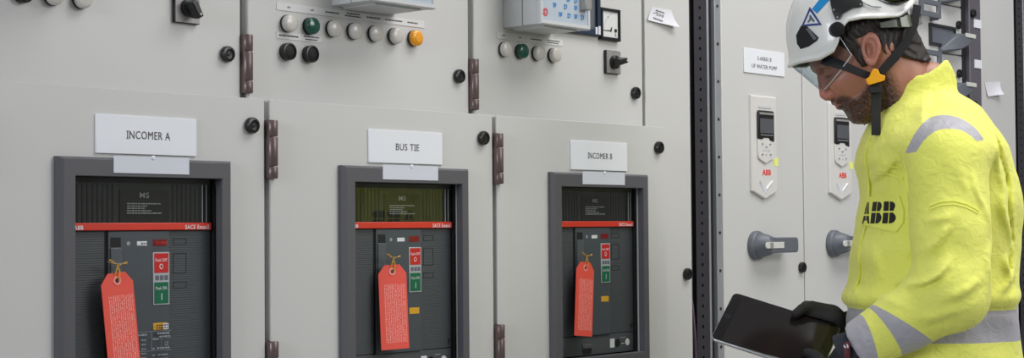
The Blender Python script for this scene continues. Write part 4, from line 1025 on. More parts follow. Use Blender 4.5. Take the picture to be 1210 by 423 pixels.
def ridge(P, a, b, w_, amp):               # a soft fold running from a to b (x, z), on the near side
    ax_, az_ = a; bx_, bz_ = b; L_ = math.hypot(bx_-ax_, bz_-az_); ux, uz = (bx_-ax_)/L_, (bz_-az_)/L_
    t = (P[0]-ax_)*ux + (P[2]-az_)*uz; d = -(P[0]-ax_)*uz + (P[2]-az_)*ux; d = d + .004*np.sin(t*55)
    return amp*np.exp(-(d/w_)**2)*ss(t, -.01, .03)*ss(L_-t, -.01, .04)*ss(-P[1], .0, .06)
def folds(P, s_arm):
    x, y, z = P
    w1 = np.sin(34*z + 12*x + 2.2*np.sin(8*x + 6*z) + 5*y); w2 = np.sin(26*x - 17*z + 2*np.sin(11*z + 4*y))
    base = .0022*w1*w2 + .0018*wav(P, 30, 11) + .0012*wav(P, 75, 12)
    bk_ = .0050*np.sin(48*x + 10*z)*ss(x, .10, .15)*ss(1.50-z, 0, .1)
    r = 0
    for a, b, w_, am in FOLDS: r = r - ridge(P, a, b, w_, am*1.7) + .6*ridge(P, (a[0]+w_, a[1]-1.3*w_), (b[0]+w_, b[1]-1.3*w_), w_*.8, am*1.3)
    return base + bk_ + r
FOLDS = [((0.1092, 1.5024), (0.1339, 1.3786), .0050, -.006), ((0.1341, 1.3948), (0.1339, 1.2156), .0050, -.006), ((0.0968, 1.4901), (0.1135, 1.3701), .008, .004),((-0.0625, 1.3357), (-0.0156, 1.3540), .007, .006), ((-0.0696, 1.2768), (-0.0158, 1.3446), .009, .008), ((-0.0545, 1.2488), (-0.0261, 1.2764), .007, .006),
    ((-0.0968, 1.2174), (-0.0249, 1.2563), .006, .009), ((-0.0522, 1.1961), (0.0336, 1.2295), .009, .005), ((-0.0891, 1.1602), (-0.0060, 1.1756), .009, .004),
    ((0.0283, 1.4242), (0.0604, 1.3144), .007, .006), ((0.0005, 1.4479), (0.0279, 1.3536), .009, .003), ((0.0595, 1.2986), (0.0437, 1.2132), .008, .004),
    ((0.1089, 1.3840), (0.1364, 1.2727), .008, .006), ((0.1136, 1.2728), (0.1451, 1.2073), .009, .006), ((0.0960, 1.1996), (0.1392, 1.2433), .007, .005),
    ((-0.1469, 1.2746), (-0.1513, 1.2008), .009, .007), ((-0.1358, 1.2014), (-0.1027, 1.1818), .008, .007), ((-0.1247, 1.2911), (-0.1064, 1.2185), .010, .005),
    ((-0.1303, 1.5214), (-0.1101, 1.4781), .008, .006), ((-0.1208, 1.4139), (-0.0842, 1.4698), .008, .005), ((-0.0093, 1.5718), (-0.0527, 1.5196), .007, .005), ((0.0354, 1.6168), (-0.0257, 1.5735), .006, .003)]
ax, P = grid((-.235, -.36, HEM - .03), (.235, .345, (0.0393, 1.6672)[1] + .012), .0050)
to = torso_sdf(P); an = arm_sdf(P, nS, nE, nW); af = arm_sdf(P, fS, fE, fW); ar = np.minimum(an, af)
k = .012 + .055*ss(P[2], 1.40, 1.50)
h_ = np.clip(.5 + .5*(to-ar)/k, 0, 1); V = to + (ar-to)*h_ - k*h_*(1-h_)
V = V + folds(P, to-ar)*ss(P[2], HEM, HEM+.05)
# crease between sleeve and side
V = V + .006*np.exp(-((to-ar)/.006)**2)*(1 - ss(P[2], 1.40, 1.50))
# blouse over the waist band
V = V - .007*np.exp(-((P[2]-(BZ1+.022))/.016)**2)*(1-ss(to-ar, -.01, .01)) + .004*np.exp(-((P[2]-BZ1)/.007)**2)*(1-ss(to-ar, -.01, .01))
sh, full = collar_sdf(P)
V = smax(V, -(full + .010), .004) if 0 else V
V = np.where(P[2] > 1.49, smax(V, -(full + .0085), .004), V)
V = smin(V, sh, .010)
def cuts(P, V):
    V = np.maximum(V, HEM - P[2])
    for b, c in ((nE, nW), (fE, fW)):
        d = Vector(c) - Vector(b); d.normalize(); pl = (P[0]-c[0])*d.x + (P[1]-c[1])*d.y + (P[2]-c[2])*d.z
        near = np.sqrt((P[0]-c[0])**2 + (P[1]-c[1])**2 + (P[2]-c[2])**2)
        V = np.where(near < .11, smax(V, pl, .004), V)
        V = np.where(near < .11, np.maximum(V, -cap(P, [b[i]*.35 + c[i]*.65 for i in range(3)], [c[i]*1.4-b[i]*.4 for i in range(3)], .030, .042)), V)
    return V
V = cuts(P, V)
Pj, Fj = surface_net(V, ax); Pj = smooth_verts(Pj, Fj, 1, .4)
Q = [Pj[:, i] for i in range(3)]
to = torso_sdf(Q); an = arm_sdf(Q, nS, nE, nW); af = arm_sdf(Q, fS, fE, fW); s_ = to - np.minimum(an, af)
def half(p0, p1, x, z):                    # signed distance to a line through two points, positive on the left of p0->p1
    dx, dz = p1[0]-p0[0], p1[1]-p0[1]; L_ = math.hypot(dx, dz); return ((x-p0[0])*(-dz) + (z-p0[1])*dx)/L_
bt = np.minimum(Q[2]-BZ0, BZ1-Q[2])
bt = np.minimum(bt, -s_*1.0)
e1 = half((-0.0314, 1.1053), (-0.1324, 1.1724), Q[0], Q[2]); e2 = half((-0.0942, 1.0850), (-0.1442, 1.1612), Q[0], Q[2]); e3 = half((-0.1428, 1.0823), (-0.1608, 1.1419), Q[0], Q[2])
b2 = np.minimum(e1, -e2); b3 = e3
bs = np.minimum(np.maximum(b2, b3), s_)
# keep the sleeve tape on the forearm only
bs = np.minimum(bs, (-0.0371, 1.1966)[1] - Q[2])
bs = np.where(Q[1] > .02, -1, bs)
cx, cz = (-0.0058, 1.4164)
dx, dz = (Q[0]-cx)/.0800, (Q[2]-cz)/.1205; ro = np.sqrt(dx*dx + dz*dz)
wdt = np.interp(np.arctan2(dx, dz), [-1.7, -1.2, 0, 1.0, 1.4], [.004, .012, .021, .016, .010])
shb = np.minimum(np.minimum((1-ro)*.085, (ro-1)*.085 + wdt), half((-0.0877, 1.4623), (0.0817, 1.4902), Q[0], Q[2]))
shb = np.minimum(shb, np.abs(Q[1]) - .06)
tape = np.maximum(np.maximum(bt, bs), shb)
def jacketmat():
    m = mat('hi_vis_cloth', (226, 232, 60), 0.75); t = m.node_tree; b = t.nodes['Principled BSDF']
    b.inputs['Sheen Weight'].default_value = .15
    a = t.nodes.new('ShaderNodeAttribute'); a.attribute_name = 'tape'
    mr = t.nodes.new('ShaderNodeMapRange'); mr.inputs[1].default_value = -.0004; mr.inputs[2].default_value = .0004; t.links.new(a.outputs['Fac'], mr.inputs[0])
    tc = t.nodes.new('ShaderNodeTexCoord'); n = t.nodes.new('ShaderNodeTexNoise'); n.inputs['Scale'].default_value = 9; n.inputs['Detail'].default_value = 5
    t.links.new(tc.outputs['Object'], n.inputs['Vector'])
    m1 = t.nodes.new('ShaderNodeMix'); m1.data_type = 'RGBA'; m1.inputs[6].default_value = lin((234, 237, 98)); m1.inputs[7].default_value = lin((241, 242, 122)); t.links.new(n.outputs['Fac'], m1.inputs[0])
    m2 = t.nodes.new('ShaderNodeMix'); m2.data_type = 'RGBA'; m2.inputs[7].default_value = lin((172, 170, 176)); t.links.new(m1.outputs[2], m2.inputs[6]); t.links.new(mr.outputs[0], m2.inputs[0])
    t.links.new(m2.outputs[2], b.inputs['Base Color'])
    r2 = t.nodes.new('ShaderNodeMapRange'); r2.inputs[3].default_value = .78; r2.inputs[4].default_value = .48; t.links.new(mr.outputs[0], r2.inputs[0]); t.links.new(r2.outputs[0], b.inputs['Roughness'])
    # ripstop weave and fine creases
    mp = t.nodes.new('ShaderNodeMapping'); mp.inputs['Scale'].default_value = (150, 150, 150); t.links.new(tc.outputs['Object'], mp.inputs[0])
    wv = t.nodes.new('ShaderNodeTexWave'); wv.bands_direction = 'Z'; wv.inputs['Scale'].default_value = 1.6; t.links.new(mp.outputs[0], wv.inputs['Vector'])
    wv2 = t.nodes.new('ShaderNodeTexWave'); wv2.bands_direction = 'X'; wv2.inputs['Scale'].default_value = 1.6; t.links.new(mp.outputs[0], wv2.inputs['Vector'])
    n2 = t.nodes.new('ShaderNodeTexNoise'); n2.inputs['Scale'].default_value = 42; n2.inputs['Detail'].default_value = 4; n2.inputs['Distortion'].default_value = .8; t.links.new(tc.outputs['Object'], n2.inputs['Vector'])
    ad = t.nodes.new('ShaderNodeMath'); ad.operation = 'ADD'; t.links.new(wv.outputs['Fac'], ad.inputs[0]); t.links.new(wv2.outputs['Fac'], ad.inputs[1])
    b1 = t.nodes.new('ShaderNodeBump'); b1.inputs['Strength'].default_value = .12; b1.inputs['Distance'].default_value = .0006; t.links.new(ad.outputs[0], b1.inputs['Height'])
    b2_ = t.nodes.new('ShaderNodeBump'); b2_.inputs['Strength'].default_value = .5; b2_.inputs['Distance'].default_value = .008; t.links.new(n2.outputs['Fac'], b2_.inputs['Height']); t.links.new(b1.outputs[0], b2_.inputs['Normal'])
    t.links.new(b2_.outputs[0], b.inputs['Normal'])
    return m
M['jacket'] = jacketmat()
jacket = net_obj('jacket', Pj, Fj, M['jacket'], person, dict(tape=tape))
# nearest cloth point seen from the near side, for things sewn on
Pn = Pj
SIDE = ((0, 0), (1, 0), (0, -1))           # frame: origin, direction along the cloth, outward normal (in plan)
CHEST = ((-.1186, -.065), (.457, -.889), (-.889, -.457))
def cloth(s, z, fr=SIDE):                  # height of the cloth along the outward normal and its slope there
    o_, e_, n_ = fr; S_ = (Pn[:, 0]-o_[0])*e_[0] + (Pn[:, 1]-o_[1])*e_[1]; H_ = (Pn[:, 0]-o_[0])*n_[0] + (Pn[:, 1]-o_[1])*n_[1]
    d = (S_-s)**2 + (Pn[:, 2]-z)**2; near = np.where((d < .0110**2) & (H_ > -.05 if fr is not SIDE else Pn[:, 1] < .02))[0]
    if len(near) < 5: near = np.argsort(d)[:8]
    hs = H_[near]; c = near[np.argsort(d[near])[:4]]; h0 = H_[c].max(); sel = near[np.abs(hs - h0) < .035]; w_ = np.exp(-d[sel]/.0055**2)
    A = np.stack([np.ones(len(sel)), S_[sel]-s, Pn[sel, 2]-z], 1)
    B_ = (A*w_[:, None]).T; r = np.linalg.solve(B_ @ A + np.diag([0, 1e-7, 1e-7]), B_ @ H_[sel])
    return float(r[0])
def cloth_y(x, z): return -cloth(x, z)
def sewn(name, poly, m, off, th, parent, cuts_=3, label=None, fr=SIDE):
    b = bmesh.new(); vs = [b.verts.new((x, 0, z)) for x, z in poly]; b.faces.new(vs)
    bmesh.ops.triangulate(b, faces=b.faces[:])
    for _ in range(cuts_): bmesh.ops.subdivide_edges(b, edges=[e for e in b.edges if e.calc_length() > .0045], cuts=1, use_grid_fill=True); bmesh.ops.triangulate(b, faces=b.faces[:])
    for v in b.verts: v.co.y = cloth(v.co.x, v.co.z, fr) + off
    for _ in range(3): bmesh.ops.smooth_vert(b, verts=[v for v in b.verts if not v.is_boundary], factor=.5, use_axis_x=False, use_axis_y=True, use_axis_z=False)
    r = bmesh.ops.extrude_face_region(b, geom=b.faces[:])
    for v in [q for q in r['geom'] if isinstance(q, bmesh.types.BMVert)]: v.co.y += th
    o_, e_, n_ = fr
    for v in b.verts: v.co = Vector((o_[0] + v.co.x*e_[0] + v.co.y*n_[0], o_[1] + v.co.x*e_[1] + v.co.y*n_[1], v.co.z))
    bmesh.ops.recalc_face_normals(b, faces=b.faces)
    me = bpy.data.meshes.new(name); b.to_mesh(me); b.free(); me.materials.append(m)
    me.polygons.foreach_set('use_smooth', [True]*len(me.polygons))
    try: me.set_sharp_from_angle(angle=R(50))
    except Exception: pass
    o = bpy.data.objects.new(name, me); C.objects.link(o); o.parent = parent; ORG[o.name] = Vector()
    if label: o['label'] = label
    return o
M['flapc'] = mat('pocket_cloth', (238, 240, 108), .75, noise=.05, nscale=40, bump=.3, bscale=300)
M['logo'] = mat('printed_logo_black', (22, 20, 14), .6, noise=.1, nscale=80)
flap = sewn('pocket_flap', [(-.045, 1.386), (.088, 1.386), (.099, 1.360), (.099, 1.336), (.086, 1.317), (.000, 1.329), (-.045, 1.331)], M['flapc'], .0012, .0028, jacket, fr=CHEST)
def Bshape(x0, z0, w_, h):
    g = w_*.05; xm = x0 + w_*.47; zm = z0 + h*.53
    def arc(cx, cz, rx, rz, a0, a1, n=8): return [(cx + rx*math.cos(R(a0 + (a1-a0)*i/n)), cz + rz*math.sin(R(a0 + (a1-a0)*i/n))) for i in range(n+1)]
    q1 = [(x0, zm+g), (xm-g, zm+g), (xm-g, z0+h), (x0, z0+h)]
    q2 = [(x0, z0), (xm-g, z0), (xm-g, zm-g), (x0, zm-g)]
    q3 = [(xm+g, zm+g)] + [(x0+w_*.80, zm+g)] + arc(x0+w_*.62, zm+(h*.47)*.56, w_*.30, h*.47*.42, -35, 90) + [(xm+g, z0+h)]
    q4 = [(xm+g, z0)] + arc(x0+w_*.62, z0+h*.24, w_*.38, h*.24, -90, 60) + [(x0+w_*.80, zm-g), (xm+g, zm-g)]
    return [q1, q2, q3, q4]
LT, LZ0, LH = .0355, 1.3335, .0420
def Ashape(x0, z0, w_, h):
    g = w_*.05; xm = x0 + w_*.5; zm = z0 + h*.40
    return [[(xm-g, zm+g), (xm-g, z0+h), (xm-w_*.10, z0+h), (xm-w_*.31, zm+g)], [(xm+g, zm+g), (xm+w_*.31, zm+g), (xm+w_*.10, z0+h), (xm+g, z0+h)],
            [(x0, z0), (x0+w_*.20, z0), (x0+w_*.26, z0+h*.14), (xm-g, z0+h*.14), (xm-g, zm-g), (x0+w_*.16, zm-g)], [(x0+w_, z0), (x0+w_*.84, zm-g), (xm+g, zm-g), (xm+g, z0+h*.14), (x0+w_*.74, z0+h*.14), (x0+w_*.80, z0)]]
logo_polys = Bshape(.0475, LZ0, LT, LH) + Bshape(.0075, LZ0, LT, LH) + Ashape(-.0325, LZ0, LT, LH)
for i, pl in enumerate(logo_polys): sewn('logo_letter', pl, M['logo'], .0042, .0007, flap, 3, fr=CHEST)
# sewn slit of the sleeve pocket and a few seams
def seam(name, pts, r, m, n=14, off=0.0):
    P_ = []
    for i in range(len(pts)-1):
        for j in range(n): t_ = j/n; P_.append((pts[i][0]*(1-t_) + pts[i+1][0]*t_, pts[i][1]*(1-t_) + pts[i+1][1]*t_))
    P_.append(pts[-1]); Y = [cloth_y(x, z) for x, z in P_]
    Y = [sum(Y[max(0, i-3):i+4])/len(Y[max(0, i-3):i+4]) for i in range(len(Y))]
    b = MB().tube([(x, y - off, z) for (x, z), y in zip(P_, Y)], r, 6)
    o = b.build(name, m, None, smooth=True); o.parent = jacket; return o
seam('sleeve_pocket_welt', [(-0.0519, 1.3651), (-0.0346, 1.3718), (-0.0129, 1.3730), (0.0099, 1.3674), (0.0326, 1.3550)], .0026, M['flapc'], off=-.0003)
seam('sleeve_pocket_welt', [(-0.0512, 1.3588), (-0.0336, 1.3655), (-0.0136, 1.3668), (0.0074, 1.3612), (0.0300, 1.3503)], .0022, M['flapc'], off=-.0003)
seam('armhole_seam', [(-0.0812, 1.4669), (-0.0757, 1.4356), (-0.0769, 1.3999), (-0.0720, 1.3716)], .0018, M['flapc'])
sewn('pocket_welt', [(.040, 1.4470), (.042, 1.4520), (.096, 1.4400), (.096, 1.4340)], M['flapc'], .0008, .0022, jacket, 3, fr=CHEST)
sewn('pocket_welt', [(.038, 1.4300), (.040, 1.4350), (.096, 1.4220), (.096, 1.4160)], M['flapc'], .0008, .0022, jacket, 3, fr=CHEST)
sewn('front_placket', [(-.010, 1.50), (-.004, 1.50), (-.016, 1.40), (-.020, 1.20), (-.026, 1.20), (-.022, 1.40)], M['flapc'], .0006, .0020, jacket, 4, fr=CHEST)

# ---- trousers and boots
M['navy'] = mat('navy_cloth', (34, 38, 50), .8, noise=.15, nscale=30, bump=.3, bscale=200)
def trou(P):
    d = ell(P, (.025, 0, .90), (.112, .150, .12))
    for s in (-1, 1): d = smin(d, cap(P, (.025, s*.082, .86), (.005, s*.115, .50), .086, .078), .04); d = smin(d, cap(P, (.005, s*.115, .50), (.040, s*.13, .12), .078, .070), .03)
    d = d + .004*wav(P, 35, 21) + .003*np.sin(60*P[2] + 9*P[0])*ss(.35-P[2], 0, .2)
    return np.maximum(np.maximum(d, .095-P[2]), P[2]-.99)
ax, P = grid((-.20, -.25, .07), (.22, .25, 1.01), .009); Pq, Fq = surface_net(trou(P), ax)
net_obj('trousers', smooth_verts(Pq, Fq, 1), Fq, M['navy'], person)
for s in (-1, 1):
    def boot(P):
        d = cap(P, (.045, s*.13, .16), (.052, s*.13, .07), .058, .052); d = smin(d, cap(P, (.060, s*.13, .052), (-.10, s*.143, .045), .048, .046), .03); d = smin(d, ell(P, (-.125, s*.146, .048), (.060, .050, .040)), .02)
        sole = np.maximum(np.maximum(ell(P, (-.035, s*.140, .02), (.160, .056, .20)), .0015-P[2]), P[2]-.028)
        return np.minimum(np.maximum(d, .012-P[2]), sole)
    ax, P = grid((-.22, s*.14-.08, -.01), (.14, s*.14+.08, .20), .006); Pq, Fq = surface_net(boot(P), ax)
    net_obj('boot', Pq, Fq, M['black'], person)

# ---- tablet, held in both hands
TL, TR_, BL = (-0.3701, 1.1970), (-0.1654, 1.1312), (-0.4412, 1.1167)
TLv = Vector((TL[0], .062, TL[1])); e1v = Vector((TR_[0], .0, TR_[1])) - TLv; e2v = Vector((BL[0], -.050, BL[1])) - TLv
TW, TH = e1v.length, e2v.length; e1v.normalize(); e2v = (e2v - e1v*e2v.dot(e1v)).normalized(); nv = e2v.cross(e1v).normalized()
if nv.y > 0: nv = -nv
TH = .158
def tb(u, v, n): q = TLv + e1v*u + e2v*v + nv*n; return (q.x, q.y, q.z)
cen = Vector(tb(TW/2, TH/2, -.004)); Rz = Matrix.Rotation(-YAW, 3, 'Z')
tablet = thing('tablet', Vector((PX, PY, 0)) + Rz @ cen, 'black tablet computer with silver edge held in both gloved hands of the worker', 'tablet')
tablet.rotation_euler = (0, 0, -YAW); ORG[tablet.name] = cen
def slab(u0, u1, v0, v1, r, ns):
    pts = []
    for cx, cy, a0 in ((u1-r, v0+r, -90), (u1-r, v1-r, 0), (u0+r, v1-r, 90), (u0+r, v0+r, 180)):
        for i in range(7): q = R(a0 + 15*i); pts.append((cx + r*math.cos(q), cy + r*math.sin(q)))
    vs = []; n = len(pts); cu, cv = (u0+u1)/2, (v0+v1)/2
    for h_, s in ns:
        for u, v in pts: vs.append(tb(cu + (u-cu)*(1 - s/(u1-u0)*2), cv + (v-cv)*(1 - s/(v1-v0)*2), h_))
    return MB().add(vs, [(k*n+i, k*n+(i+1) % n, (k+1)*n+(i+1) % n, (k+1)*n+i) for k in range(len(ns)-1) for i in range(n)] + [tuple(range(n-1, -1, -1)), tuple((len(ns)-1)*n+i for i in range(n))])
M['silver'] = mat('silver_metal', (190, 190, 192), .3, .85, noise=.03, nscale=30)
M['glass'] = mat('tablet_glass', (20, 18, 19), .12, noise=.05, nscale=20, spec=.35)
slab(0, TW, 0, TH, .012, ((-.0080, .004), (-.0070, .0015), (-.0045, .0), (-.0012, .0), (-.0002, .0008))).build('case', M['silver'], tablet, smooth=True, sharp=40)
gl = slab(.0012, TW-.0012, .0012, TH-.0012, .011, ((-.0004, 0), (.0002, 0), (.0005, .0008))).build('front_glass', M['glass'], tablet, smooth=True, sharp=40)
M['scr'] = mat('screen_off', (36, 31, 31), .10, noise=.08, nscale=15, spec=.3)
slab(.022, TW-.020, .006, TH-.006, .001, ((.0003, 0), (.00062, 0))).build('screen', M['scr'], gl)
hb = MB(); vs = []
for i in range(24):
    q = 2*math.pi*i/24
    for r in (.0042, .0047): vs.append(tb(.0115 + r*math.cos(q), TH*.5 + r*math.sin(q), .0008))
hb.add(vs, [(2*i, 2*i+1, (2*i+3) % 48, (2*i+2) % 48) for i in range(24)]); hb.build('home_button', M['panel2'], gl)

# ---- gloved hands (palm, four fingers, thumb each)
M['glove'] = mat('black_glove', (30, 31, 34), .75, noise=.2, nscale=60, bump=.4, bscale=500)
M['gloveg'] = mat('grey_glove_back', (38, 38, 37), .8, noise=.2, nscale=60, bump=.4, bscale=500)
def chain(P, pts, rs, d=None, k=.006):
    for i in range(len(pts)-1):
        c = cap(P, pts[i], pts[i+1], rs[i], rs[i+1]); d = c if d is None else smin(d, c, k if i == 0 else .002)
    return d
def far_hand(P):
    w_ = tb(.200, -.020, -.004); wr = fW
    d = cap(P, (wr[0]-.005, wr[1], wr[2]), w_, .026, .023)
    pc = tb(.168, -.018, -.006); d = smin(d, ell(P, pc, (.036, .026, .019)), .015)
    d = smin(d, cap(P, w_, tb(.150, -.020, -.002), .021, .017), .012)
    th = chain(P, [tb(.180, -.020, .004), tb(.158, -.012, .012), tb(.143, .004, .0145), tb(.134, .020, .0110)], [.0150, .0125, .0108, .0095])
    d = smin(d, th, .006)
    for i, (u, l) in enumerate(((.128, .050), (.146, .058), (.164, .060), (.182, .050))):
        f = chain(P, [tb(u+.012, -.020, -.010), tb(u-.002, -.014, -.024), tb(u-.008, .006, -.022), tb(u-.012, l-.012, -.0175)], [.0118, .0108, .0098, .0085]); d = smin(d, f, .003)
    return d
def near_hand(P):
    u0 = TW - .018; v0 = TH
    w_ = (nW[0]-.004, nW[1]+.006, nW[2]-.003); pc = tb(u0+.018, v0+.016, -.014)
    d = cap(P, w_, tb(u0+.034, v0+.018, -.006), .034, .029); d = smin(d, ell(P, pc, (.036, .030, .028)), .02)
    th = chain(P, [tb(u0+.026, v0+.012, .006), tb(u0+.012, v0-.010, .018), tb(u0-.006, v0-.026, .0165), tb(u0-.020, v0-.034, .0115)], [.0160, .0130, .0110, .0095]); d = smin(d, th, .006)
    for i, (u, l) in enumerate(((-.014, .052), (.000, .058), (.014, .056), (.028, .046))):
        f = chain(P, [tb(u0+u, v0+.022, -.014), tb(u0+u-.006, v0+.012, -.030), tb(u0+u-.014, v0-.014, -.026), tb(u0+u-.022, v0-l+.012, -.0185)], [.0122, .0112, .0100, .0088]); d = smin(d, f, .003)
    return d
for nm, fn, c, m in (('glove', far_hand, tb(.165, 0, 0), M['gloveg']), ('glove', near_hand, tb(TW, TH, 0), M['glove'])):
    ax, P = grid([c[i] - (.10, .10, .09)[i] for i in range(3)], [c[i] + (.13, .13, .09)[i] for i in range(3)], .0026)
    V = fn(P) + .0006*wav(P, 260, 31)
    n_ = tb(0, 0, 0); pl = (P[0]-n_[0])*nv.x + (P[1]-n_[1])*nv.y + (P[2]-n_[2])*nv.z
    uu = (P[0]-n_[0])*e1v.x + (P[1]-n_[1])*e1v.y + (P[2]-n_[2])*e1v.z; vv = (P[0]-n_[0])*e2v.x + (P[1]-n_[1])*e2v.y + (P[2]-n_[2])*e2v.z
    slabd = np.maximum(np.maximum(np.abs(pl + .004) - .0066, np.maximum(-uu, uu-TW) - .0022), np.maximum(-vv, vv-TH) - .0022) # the hands press against the tablet, not into it
    V = np.maximum(V, -slabd)
    Pq, Fq = surface_net(V, ax); net_obj(nm, smooth_verts(Pq, Fq, 1, .25), Fq, m, person)
# dark cuffs between glove and jacket
for c, ln, r in ((fW, .050, .034), (nW, .030, .041)):
    dd = (Vector(tb(.205, -.012, -.004)) - Vector(c)) if c is fW else Vector(c) - Vector(nE); dd.normalize(); c = Vector(c)
    MB().lathe([(r*.85, -.03), (r*.92, .0), (r*1.02, ln*.6), (r*1.10, ln), (r*1.00, ln + .001), (r*.86, ln*.35)], tuple(c), tuple(dd), 32).build('glove_cuff', M['navy'], person, smooth=True)
wp = Vector(nW) + (Vector(nW)-Vector(nE)).normalized()*.016
bq = MB(); a_ = Vector((-0.1979, -0.2150, 1.1121)); b_ = Vector((-0.1983, -0.2150, 1.0839))
bq.tube([tuple(a_), tuple((a_+b_)/2 + Vector((-.002, -.004, 0))), tuple(b_)], .0065, 8); wt = bq.build('wrist_badge', M['wbadge'], person, smooth=True, label='dark red badge on the glove')
MB().tube([(-0.2060, -0.2240, 1.1081), (-0.2029, -0.2240, 1.1034)], .0015, 6).build('badge_mark', M['paper'], wt); MB().tube([(-0.1997, -0.2240, 1.1096), (-0.1982, -0.2240, 1.1033)], .0015, 6).build('badge_mark', M['paper'], wt)

# ---- helmet
HA, HB, HC, U0 = .130, .108, .140, .042
F0 = -.010
def hel(P, s=0.0):
    f, l, u = P; a = np.where(f > F0, HA + .010*np.exp(-((u-U0)/.022)**2), HA + .006)
    q = np.sqrt(((f-F0)/(a-s))**2 + (l/(HB-s))**2 + (np.maximum(u-U0, -.02)/(HC-s))**2); return (q-1)*(HB)*.9
rimf = [-.150, -.117, -.0875, -.049, -.019, .009, .029, .044, .059, .086, .120, .145]
rimu = [ .044,  .034,  .0315,  .047, .062, .071, .062, .044, .032, .031, .045, .050]
ax, P = grid((-.165, -.125, .018), (.150, .125, .200), .0026)
rim = np.interp(P[0], rimf, rimu)
V = smax(hel(P), -hel(P, .0065), .002); V = smax(V, rim - P[2], .003)
lip_ = np.sqrt((hel(P) + .001)**2 + (P[2]-rim-.003)**2) - .0042
V = smin(V, lip_, .004)
# raised rib along the side of the shell
V = V - .0016*np.exp(-((P[2] - .105 + .25*(P[0]+.02)**2*20)/.006)**2)*0
Pq, Fq = surface_net(V, ax)
M['helmet'] = mat('helmet_white', (226, 226, 222), .3, noise=.02, nscale=20, coat=.3)
helmet = net_obj('helmet', h2l(smooth_verts(Pq, Fq, 1, .4)), Fq, M['helmet'], person)
def hside(f, u, off=0):                    # near-side surface of the shell
    a = (HA + .010*math.exp(-((u-U0)/.022)**2)) if f > F0 else HA + .006
    q = 1 - ((f-F0)/a)**2 - ((u-U0)/HC)**2; return -HB*math.sqrt(max(q, .0004)) - off
def fside(f, u, off=0): return -(float(np.interp(u, up_, fw_))*max(1 - abs((f - (np.interp(u, up_, ff_)+np.interp(u, up_, fb_))/2)/((np.interp(u, up_, ff_)-np.interp(u, up_, fb_))/2))**2.25, .02)**(1/2.25)) - off
def hpatch(name, poly, m, off, th, parent, fn=hside, n=3):
    b = bmesh.new(); vs = [b.verts.new((f, 0, u)) for f, u in poly]; b.faces.new(vs); bmesh.ops.triangulate(b, faces=b.faces[:])
    for _ in range(n): bmesh.ops.subdivide_edges(b, edges=[e for e in b.edges if e.calc_length() > .004], cuts=1, use_grid_fill=True); bmesh.ops.triangulate(b, faces=b.faces[:])
    for v in b.verts: v.co.y = fn(v.co.x, v.co.z, off)
    r = bmesh.ops.extrude_face_region(b, geom=b.faces[:])
    for v in [q for q in r['geom'] if isinstance(q, bmesh.types.BMVert)]: v.co.y -= th
    for v in b.verts: v.co = Vector(hp(*v.co))
    bmesh.ops.recalc_face_normals(b, faces=b.faces)
    me = bpy.data.meshes.new(name); b.to_mesh(me); b.free(); me.materials.append(m); me.polygons.foreach_set('use_smooth', [True]*len(me.polygons))
    try: me.set_sharp_from_angle(angle=R(45))
    except Exception: pass
    o = bpy.data.objects.new(name, me); C.objects.link(o); o.parent = parent; ORG[o.name] = Vector(); return o
M['bluesticker'] = mat('sticker_blue', (16, 134, 198), .4, noise=.03, nscale=60)
M['bluetri'] = mat('sticker_navy', (44, 62, 130), .4, noise=.03, nscale=60)
M['whites'] = mat('sticker_white', (214, 220, 226), .4, noise=.03, nscale=60)
M['strap'] = mat('black_webbing', (22, 22, 24), .7, noise=.2, nscale=80, bump=.4, bscale=900)
M['buckle'] = mat('amber_buckle', (244, 170, 24), .4, noise=.03, nscale=60)
M['olive'] = mat('olive_plastic', (52, 62, 36), .25, noise=.3, nscale=40, coat=.3)
M['band'] = mat('clear_band', (96, 100, 92), .25, noise=.3, nscale=60)
hpatch('side_vent', [(0.0980, 0.0959), (0.0833, 0.1073), (0.0759, 0.1014), (0.0699, 0.0696), (0.0757, 0.0660), (0.0919, 0.0641), (0.1047, 0.0671), (0.1044, 0.0803)], M['blackm'], .0002, .0010, helmet)
hpatch('vent_slider', [(0.0798, 0.0978), (0.0753, 0.0954), (0.0733, 0.0704), (0.0794, 0.0698)], M['handle'], .0015, .0012, helmet)
hpatch('blue_sticker', [(0.0516, 0.1257), (0.0192, 0.1400), (0.0047, 0.1457), (-0.0087, 0.1386), (0.0135, 0.1255), (0.0489, 0.1128)], M['bluesticker'], .0002, .0008, helmet)
tri = hpatch('triangle_sticker', [(0.0522, 0.1318), (0.0533, 0.0884), (0.0845, 0.1050)], M['bluetri'], .0002, .0006, helmet)
hpatch('triangle_field', [(0.0565, 0.1236), (0.0568, 0.0951), (0.0781, 0.1064)], M['whites'], .0008, .0006, helmet)
hpatch('pictogram', [(0.0616, 0.1177), (0.0594, 0.1165), (0.0607, 0.1086), (0.0597, 0.1014), (0.0628, 0.1011), (0.0641, 0.1075), (0.0702, 0.1051), (0.0719, 0.1073), (0.0654, 0.1111)], M['handle'], .0014, .0004, helmet, n=1)
hpatch('mounting_bracket', [(0.0031, 0.1487), (-0.0356, 0.1281), (-0.0321, 0.1071), (-0.0331, 0.0874), (-0.0284, 0.0823), (-0.0202, 0.0866), (-0.0113, 0.0895), (0.0122, 0.0885), (0.0221, 0.0824), (0.0281, 0.0855), (0.0255, 0.0994), (0.0198, 0.1155)], M['black'], .0010, .0060, helmet)
rv = MB()
for px in ((0.0216, 0.1031), (0.0235, 0.0869), (-0.0278, 0.1026), (-0.0274, 0.0876)):
    f, u = px; y = hside(f, u, .0068); n0 = hp(f, y, u); rv.lathe([(.0019, 0), (.0015, .0010), (.0003, .0014)], n0, (0, -1, 0), 12)
rvo = rv.build('rivets', M['zinc'], None, smooth=True); rvo.parent = helmet
f, u = (0.0353, 0.0665); y = hside(f, u, -.004)
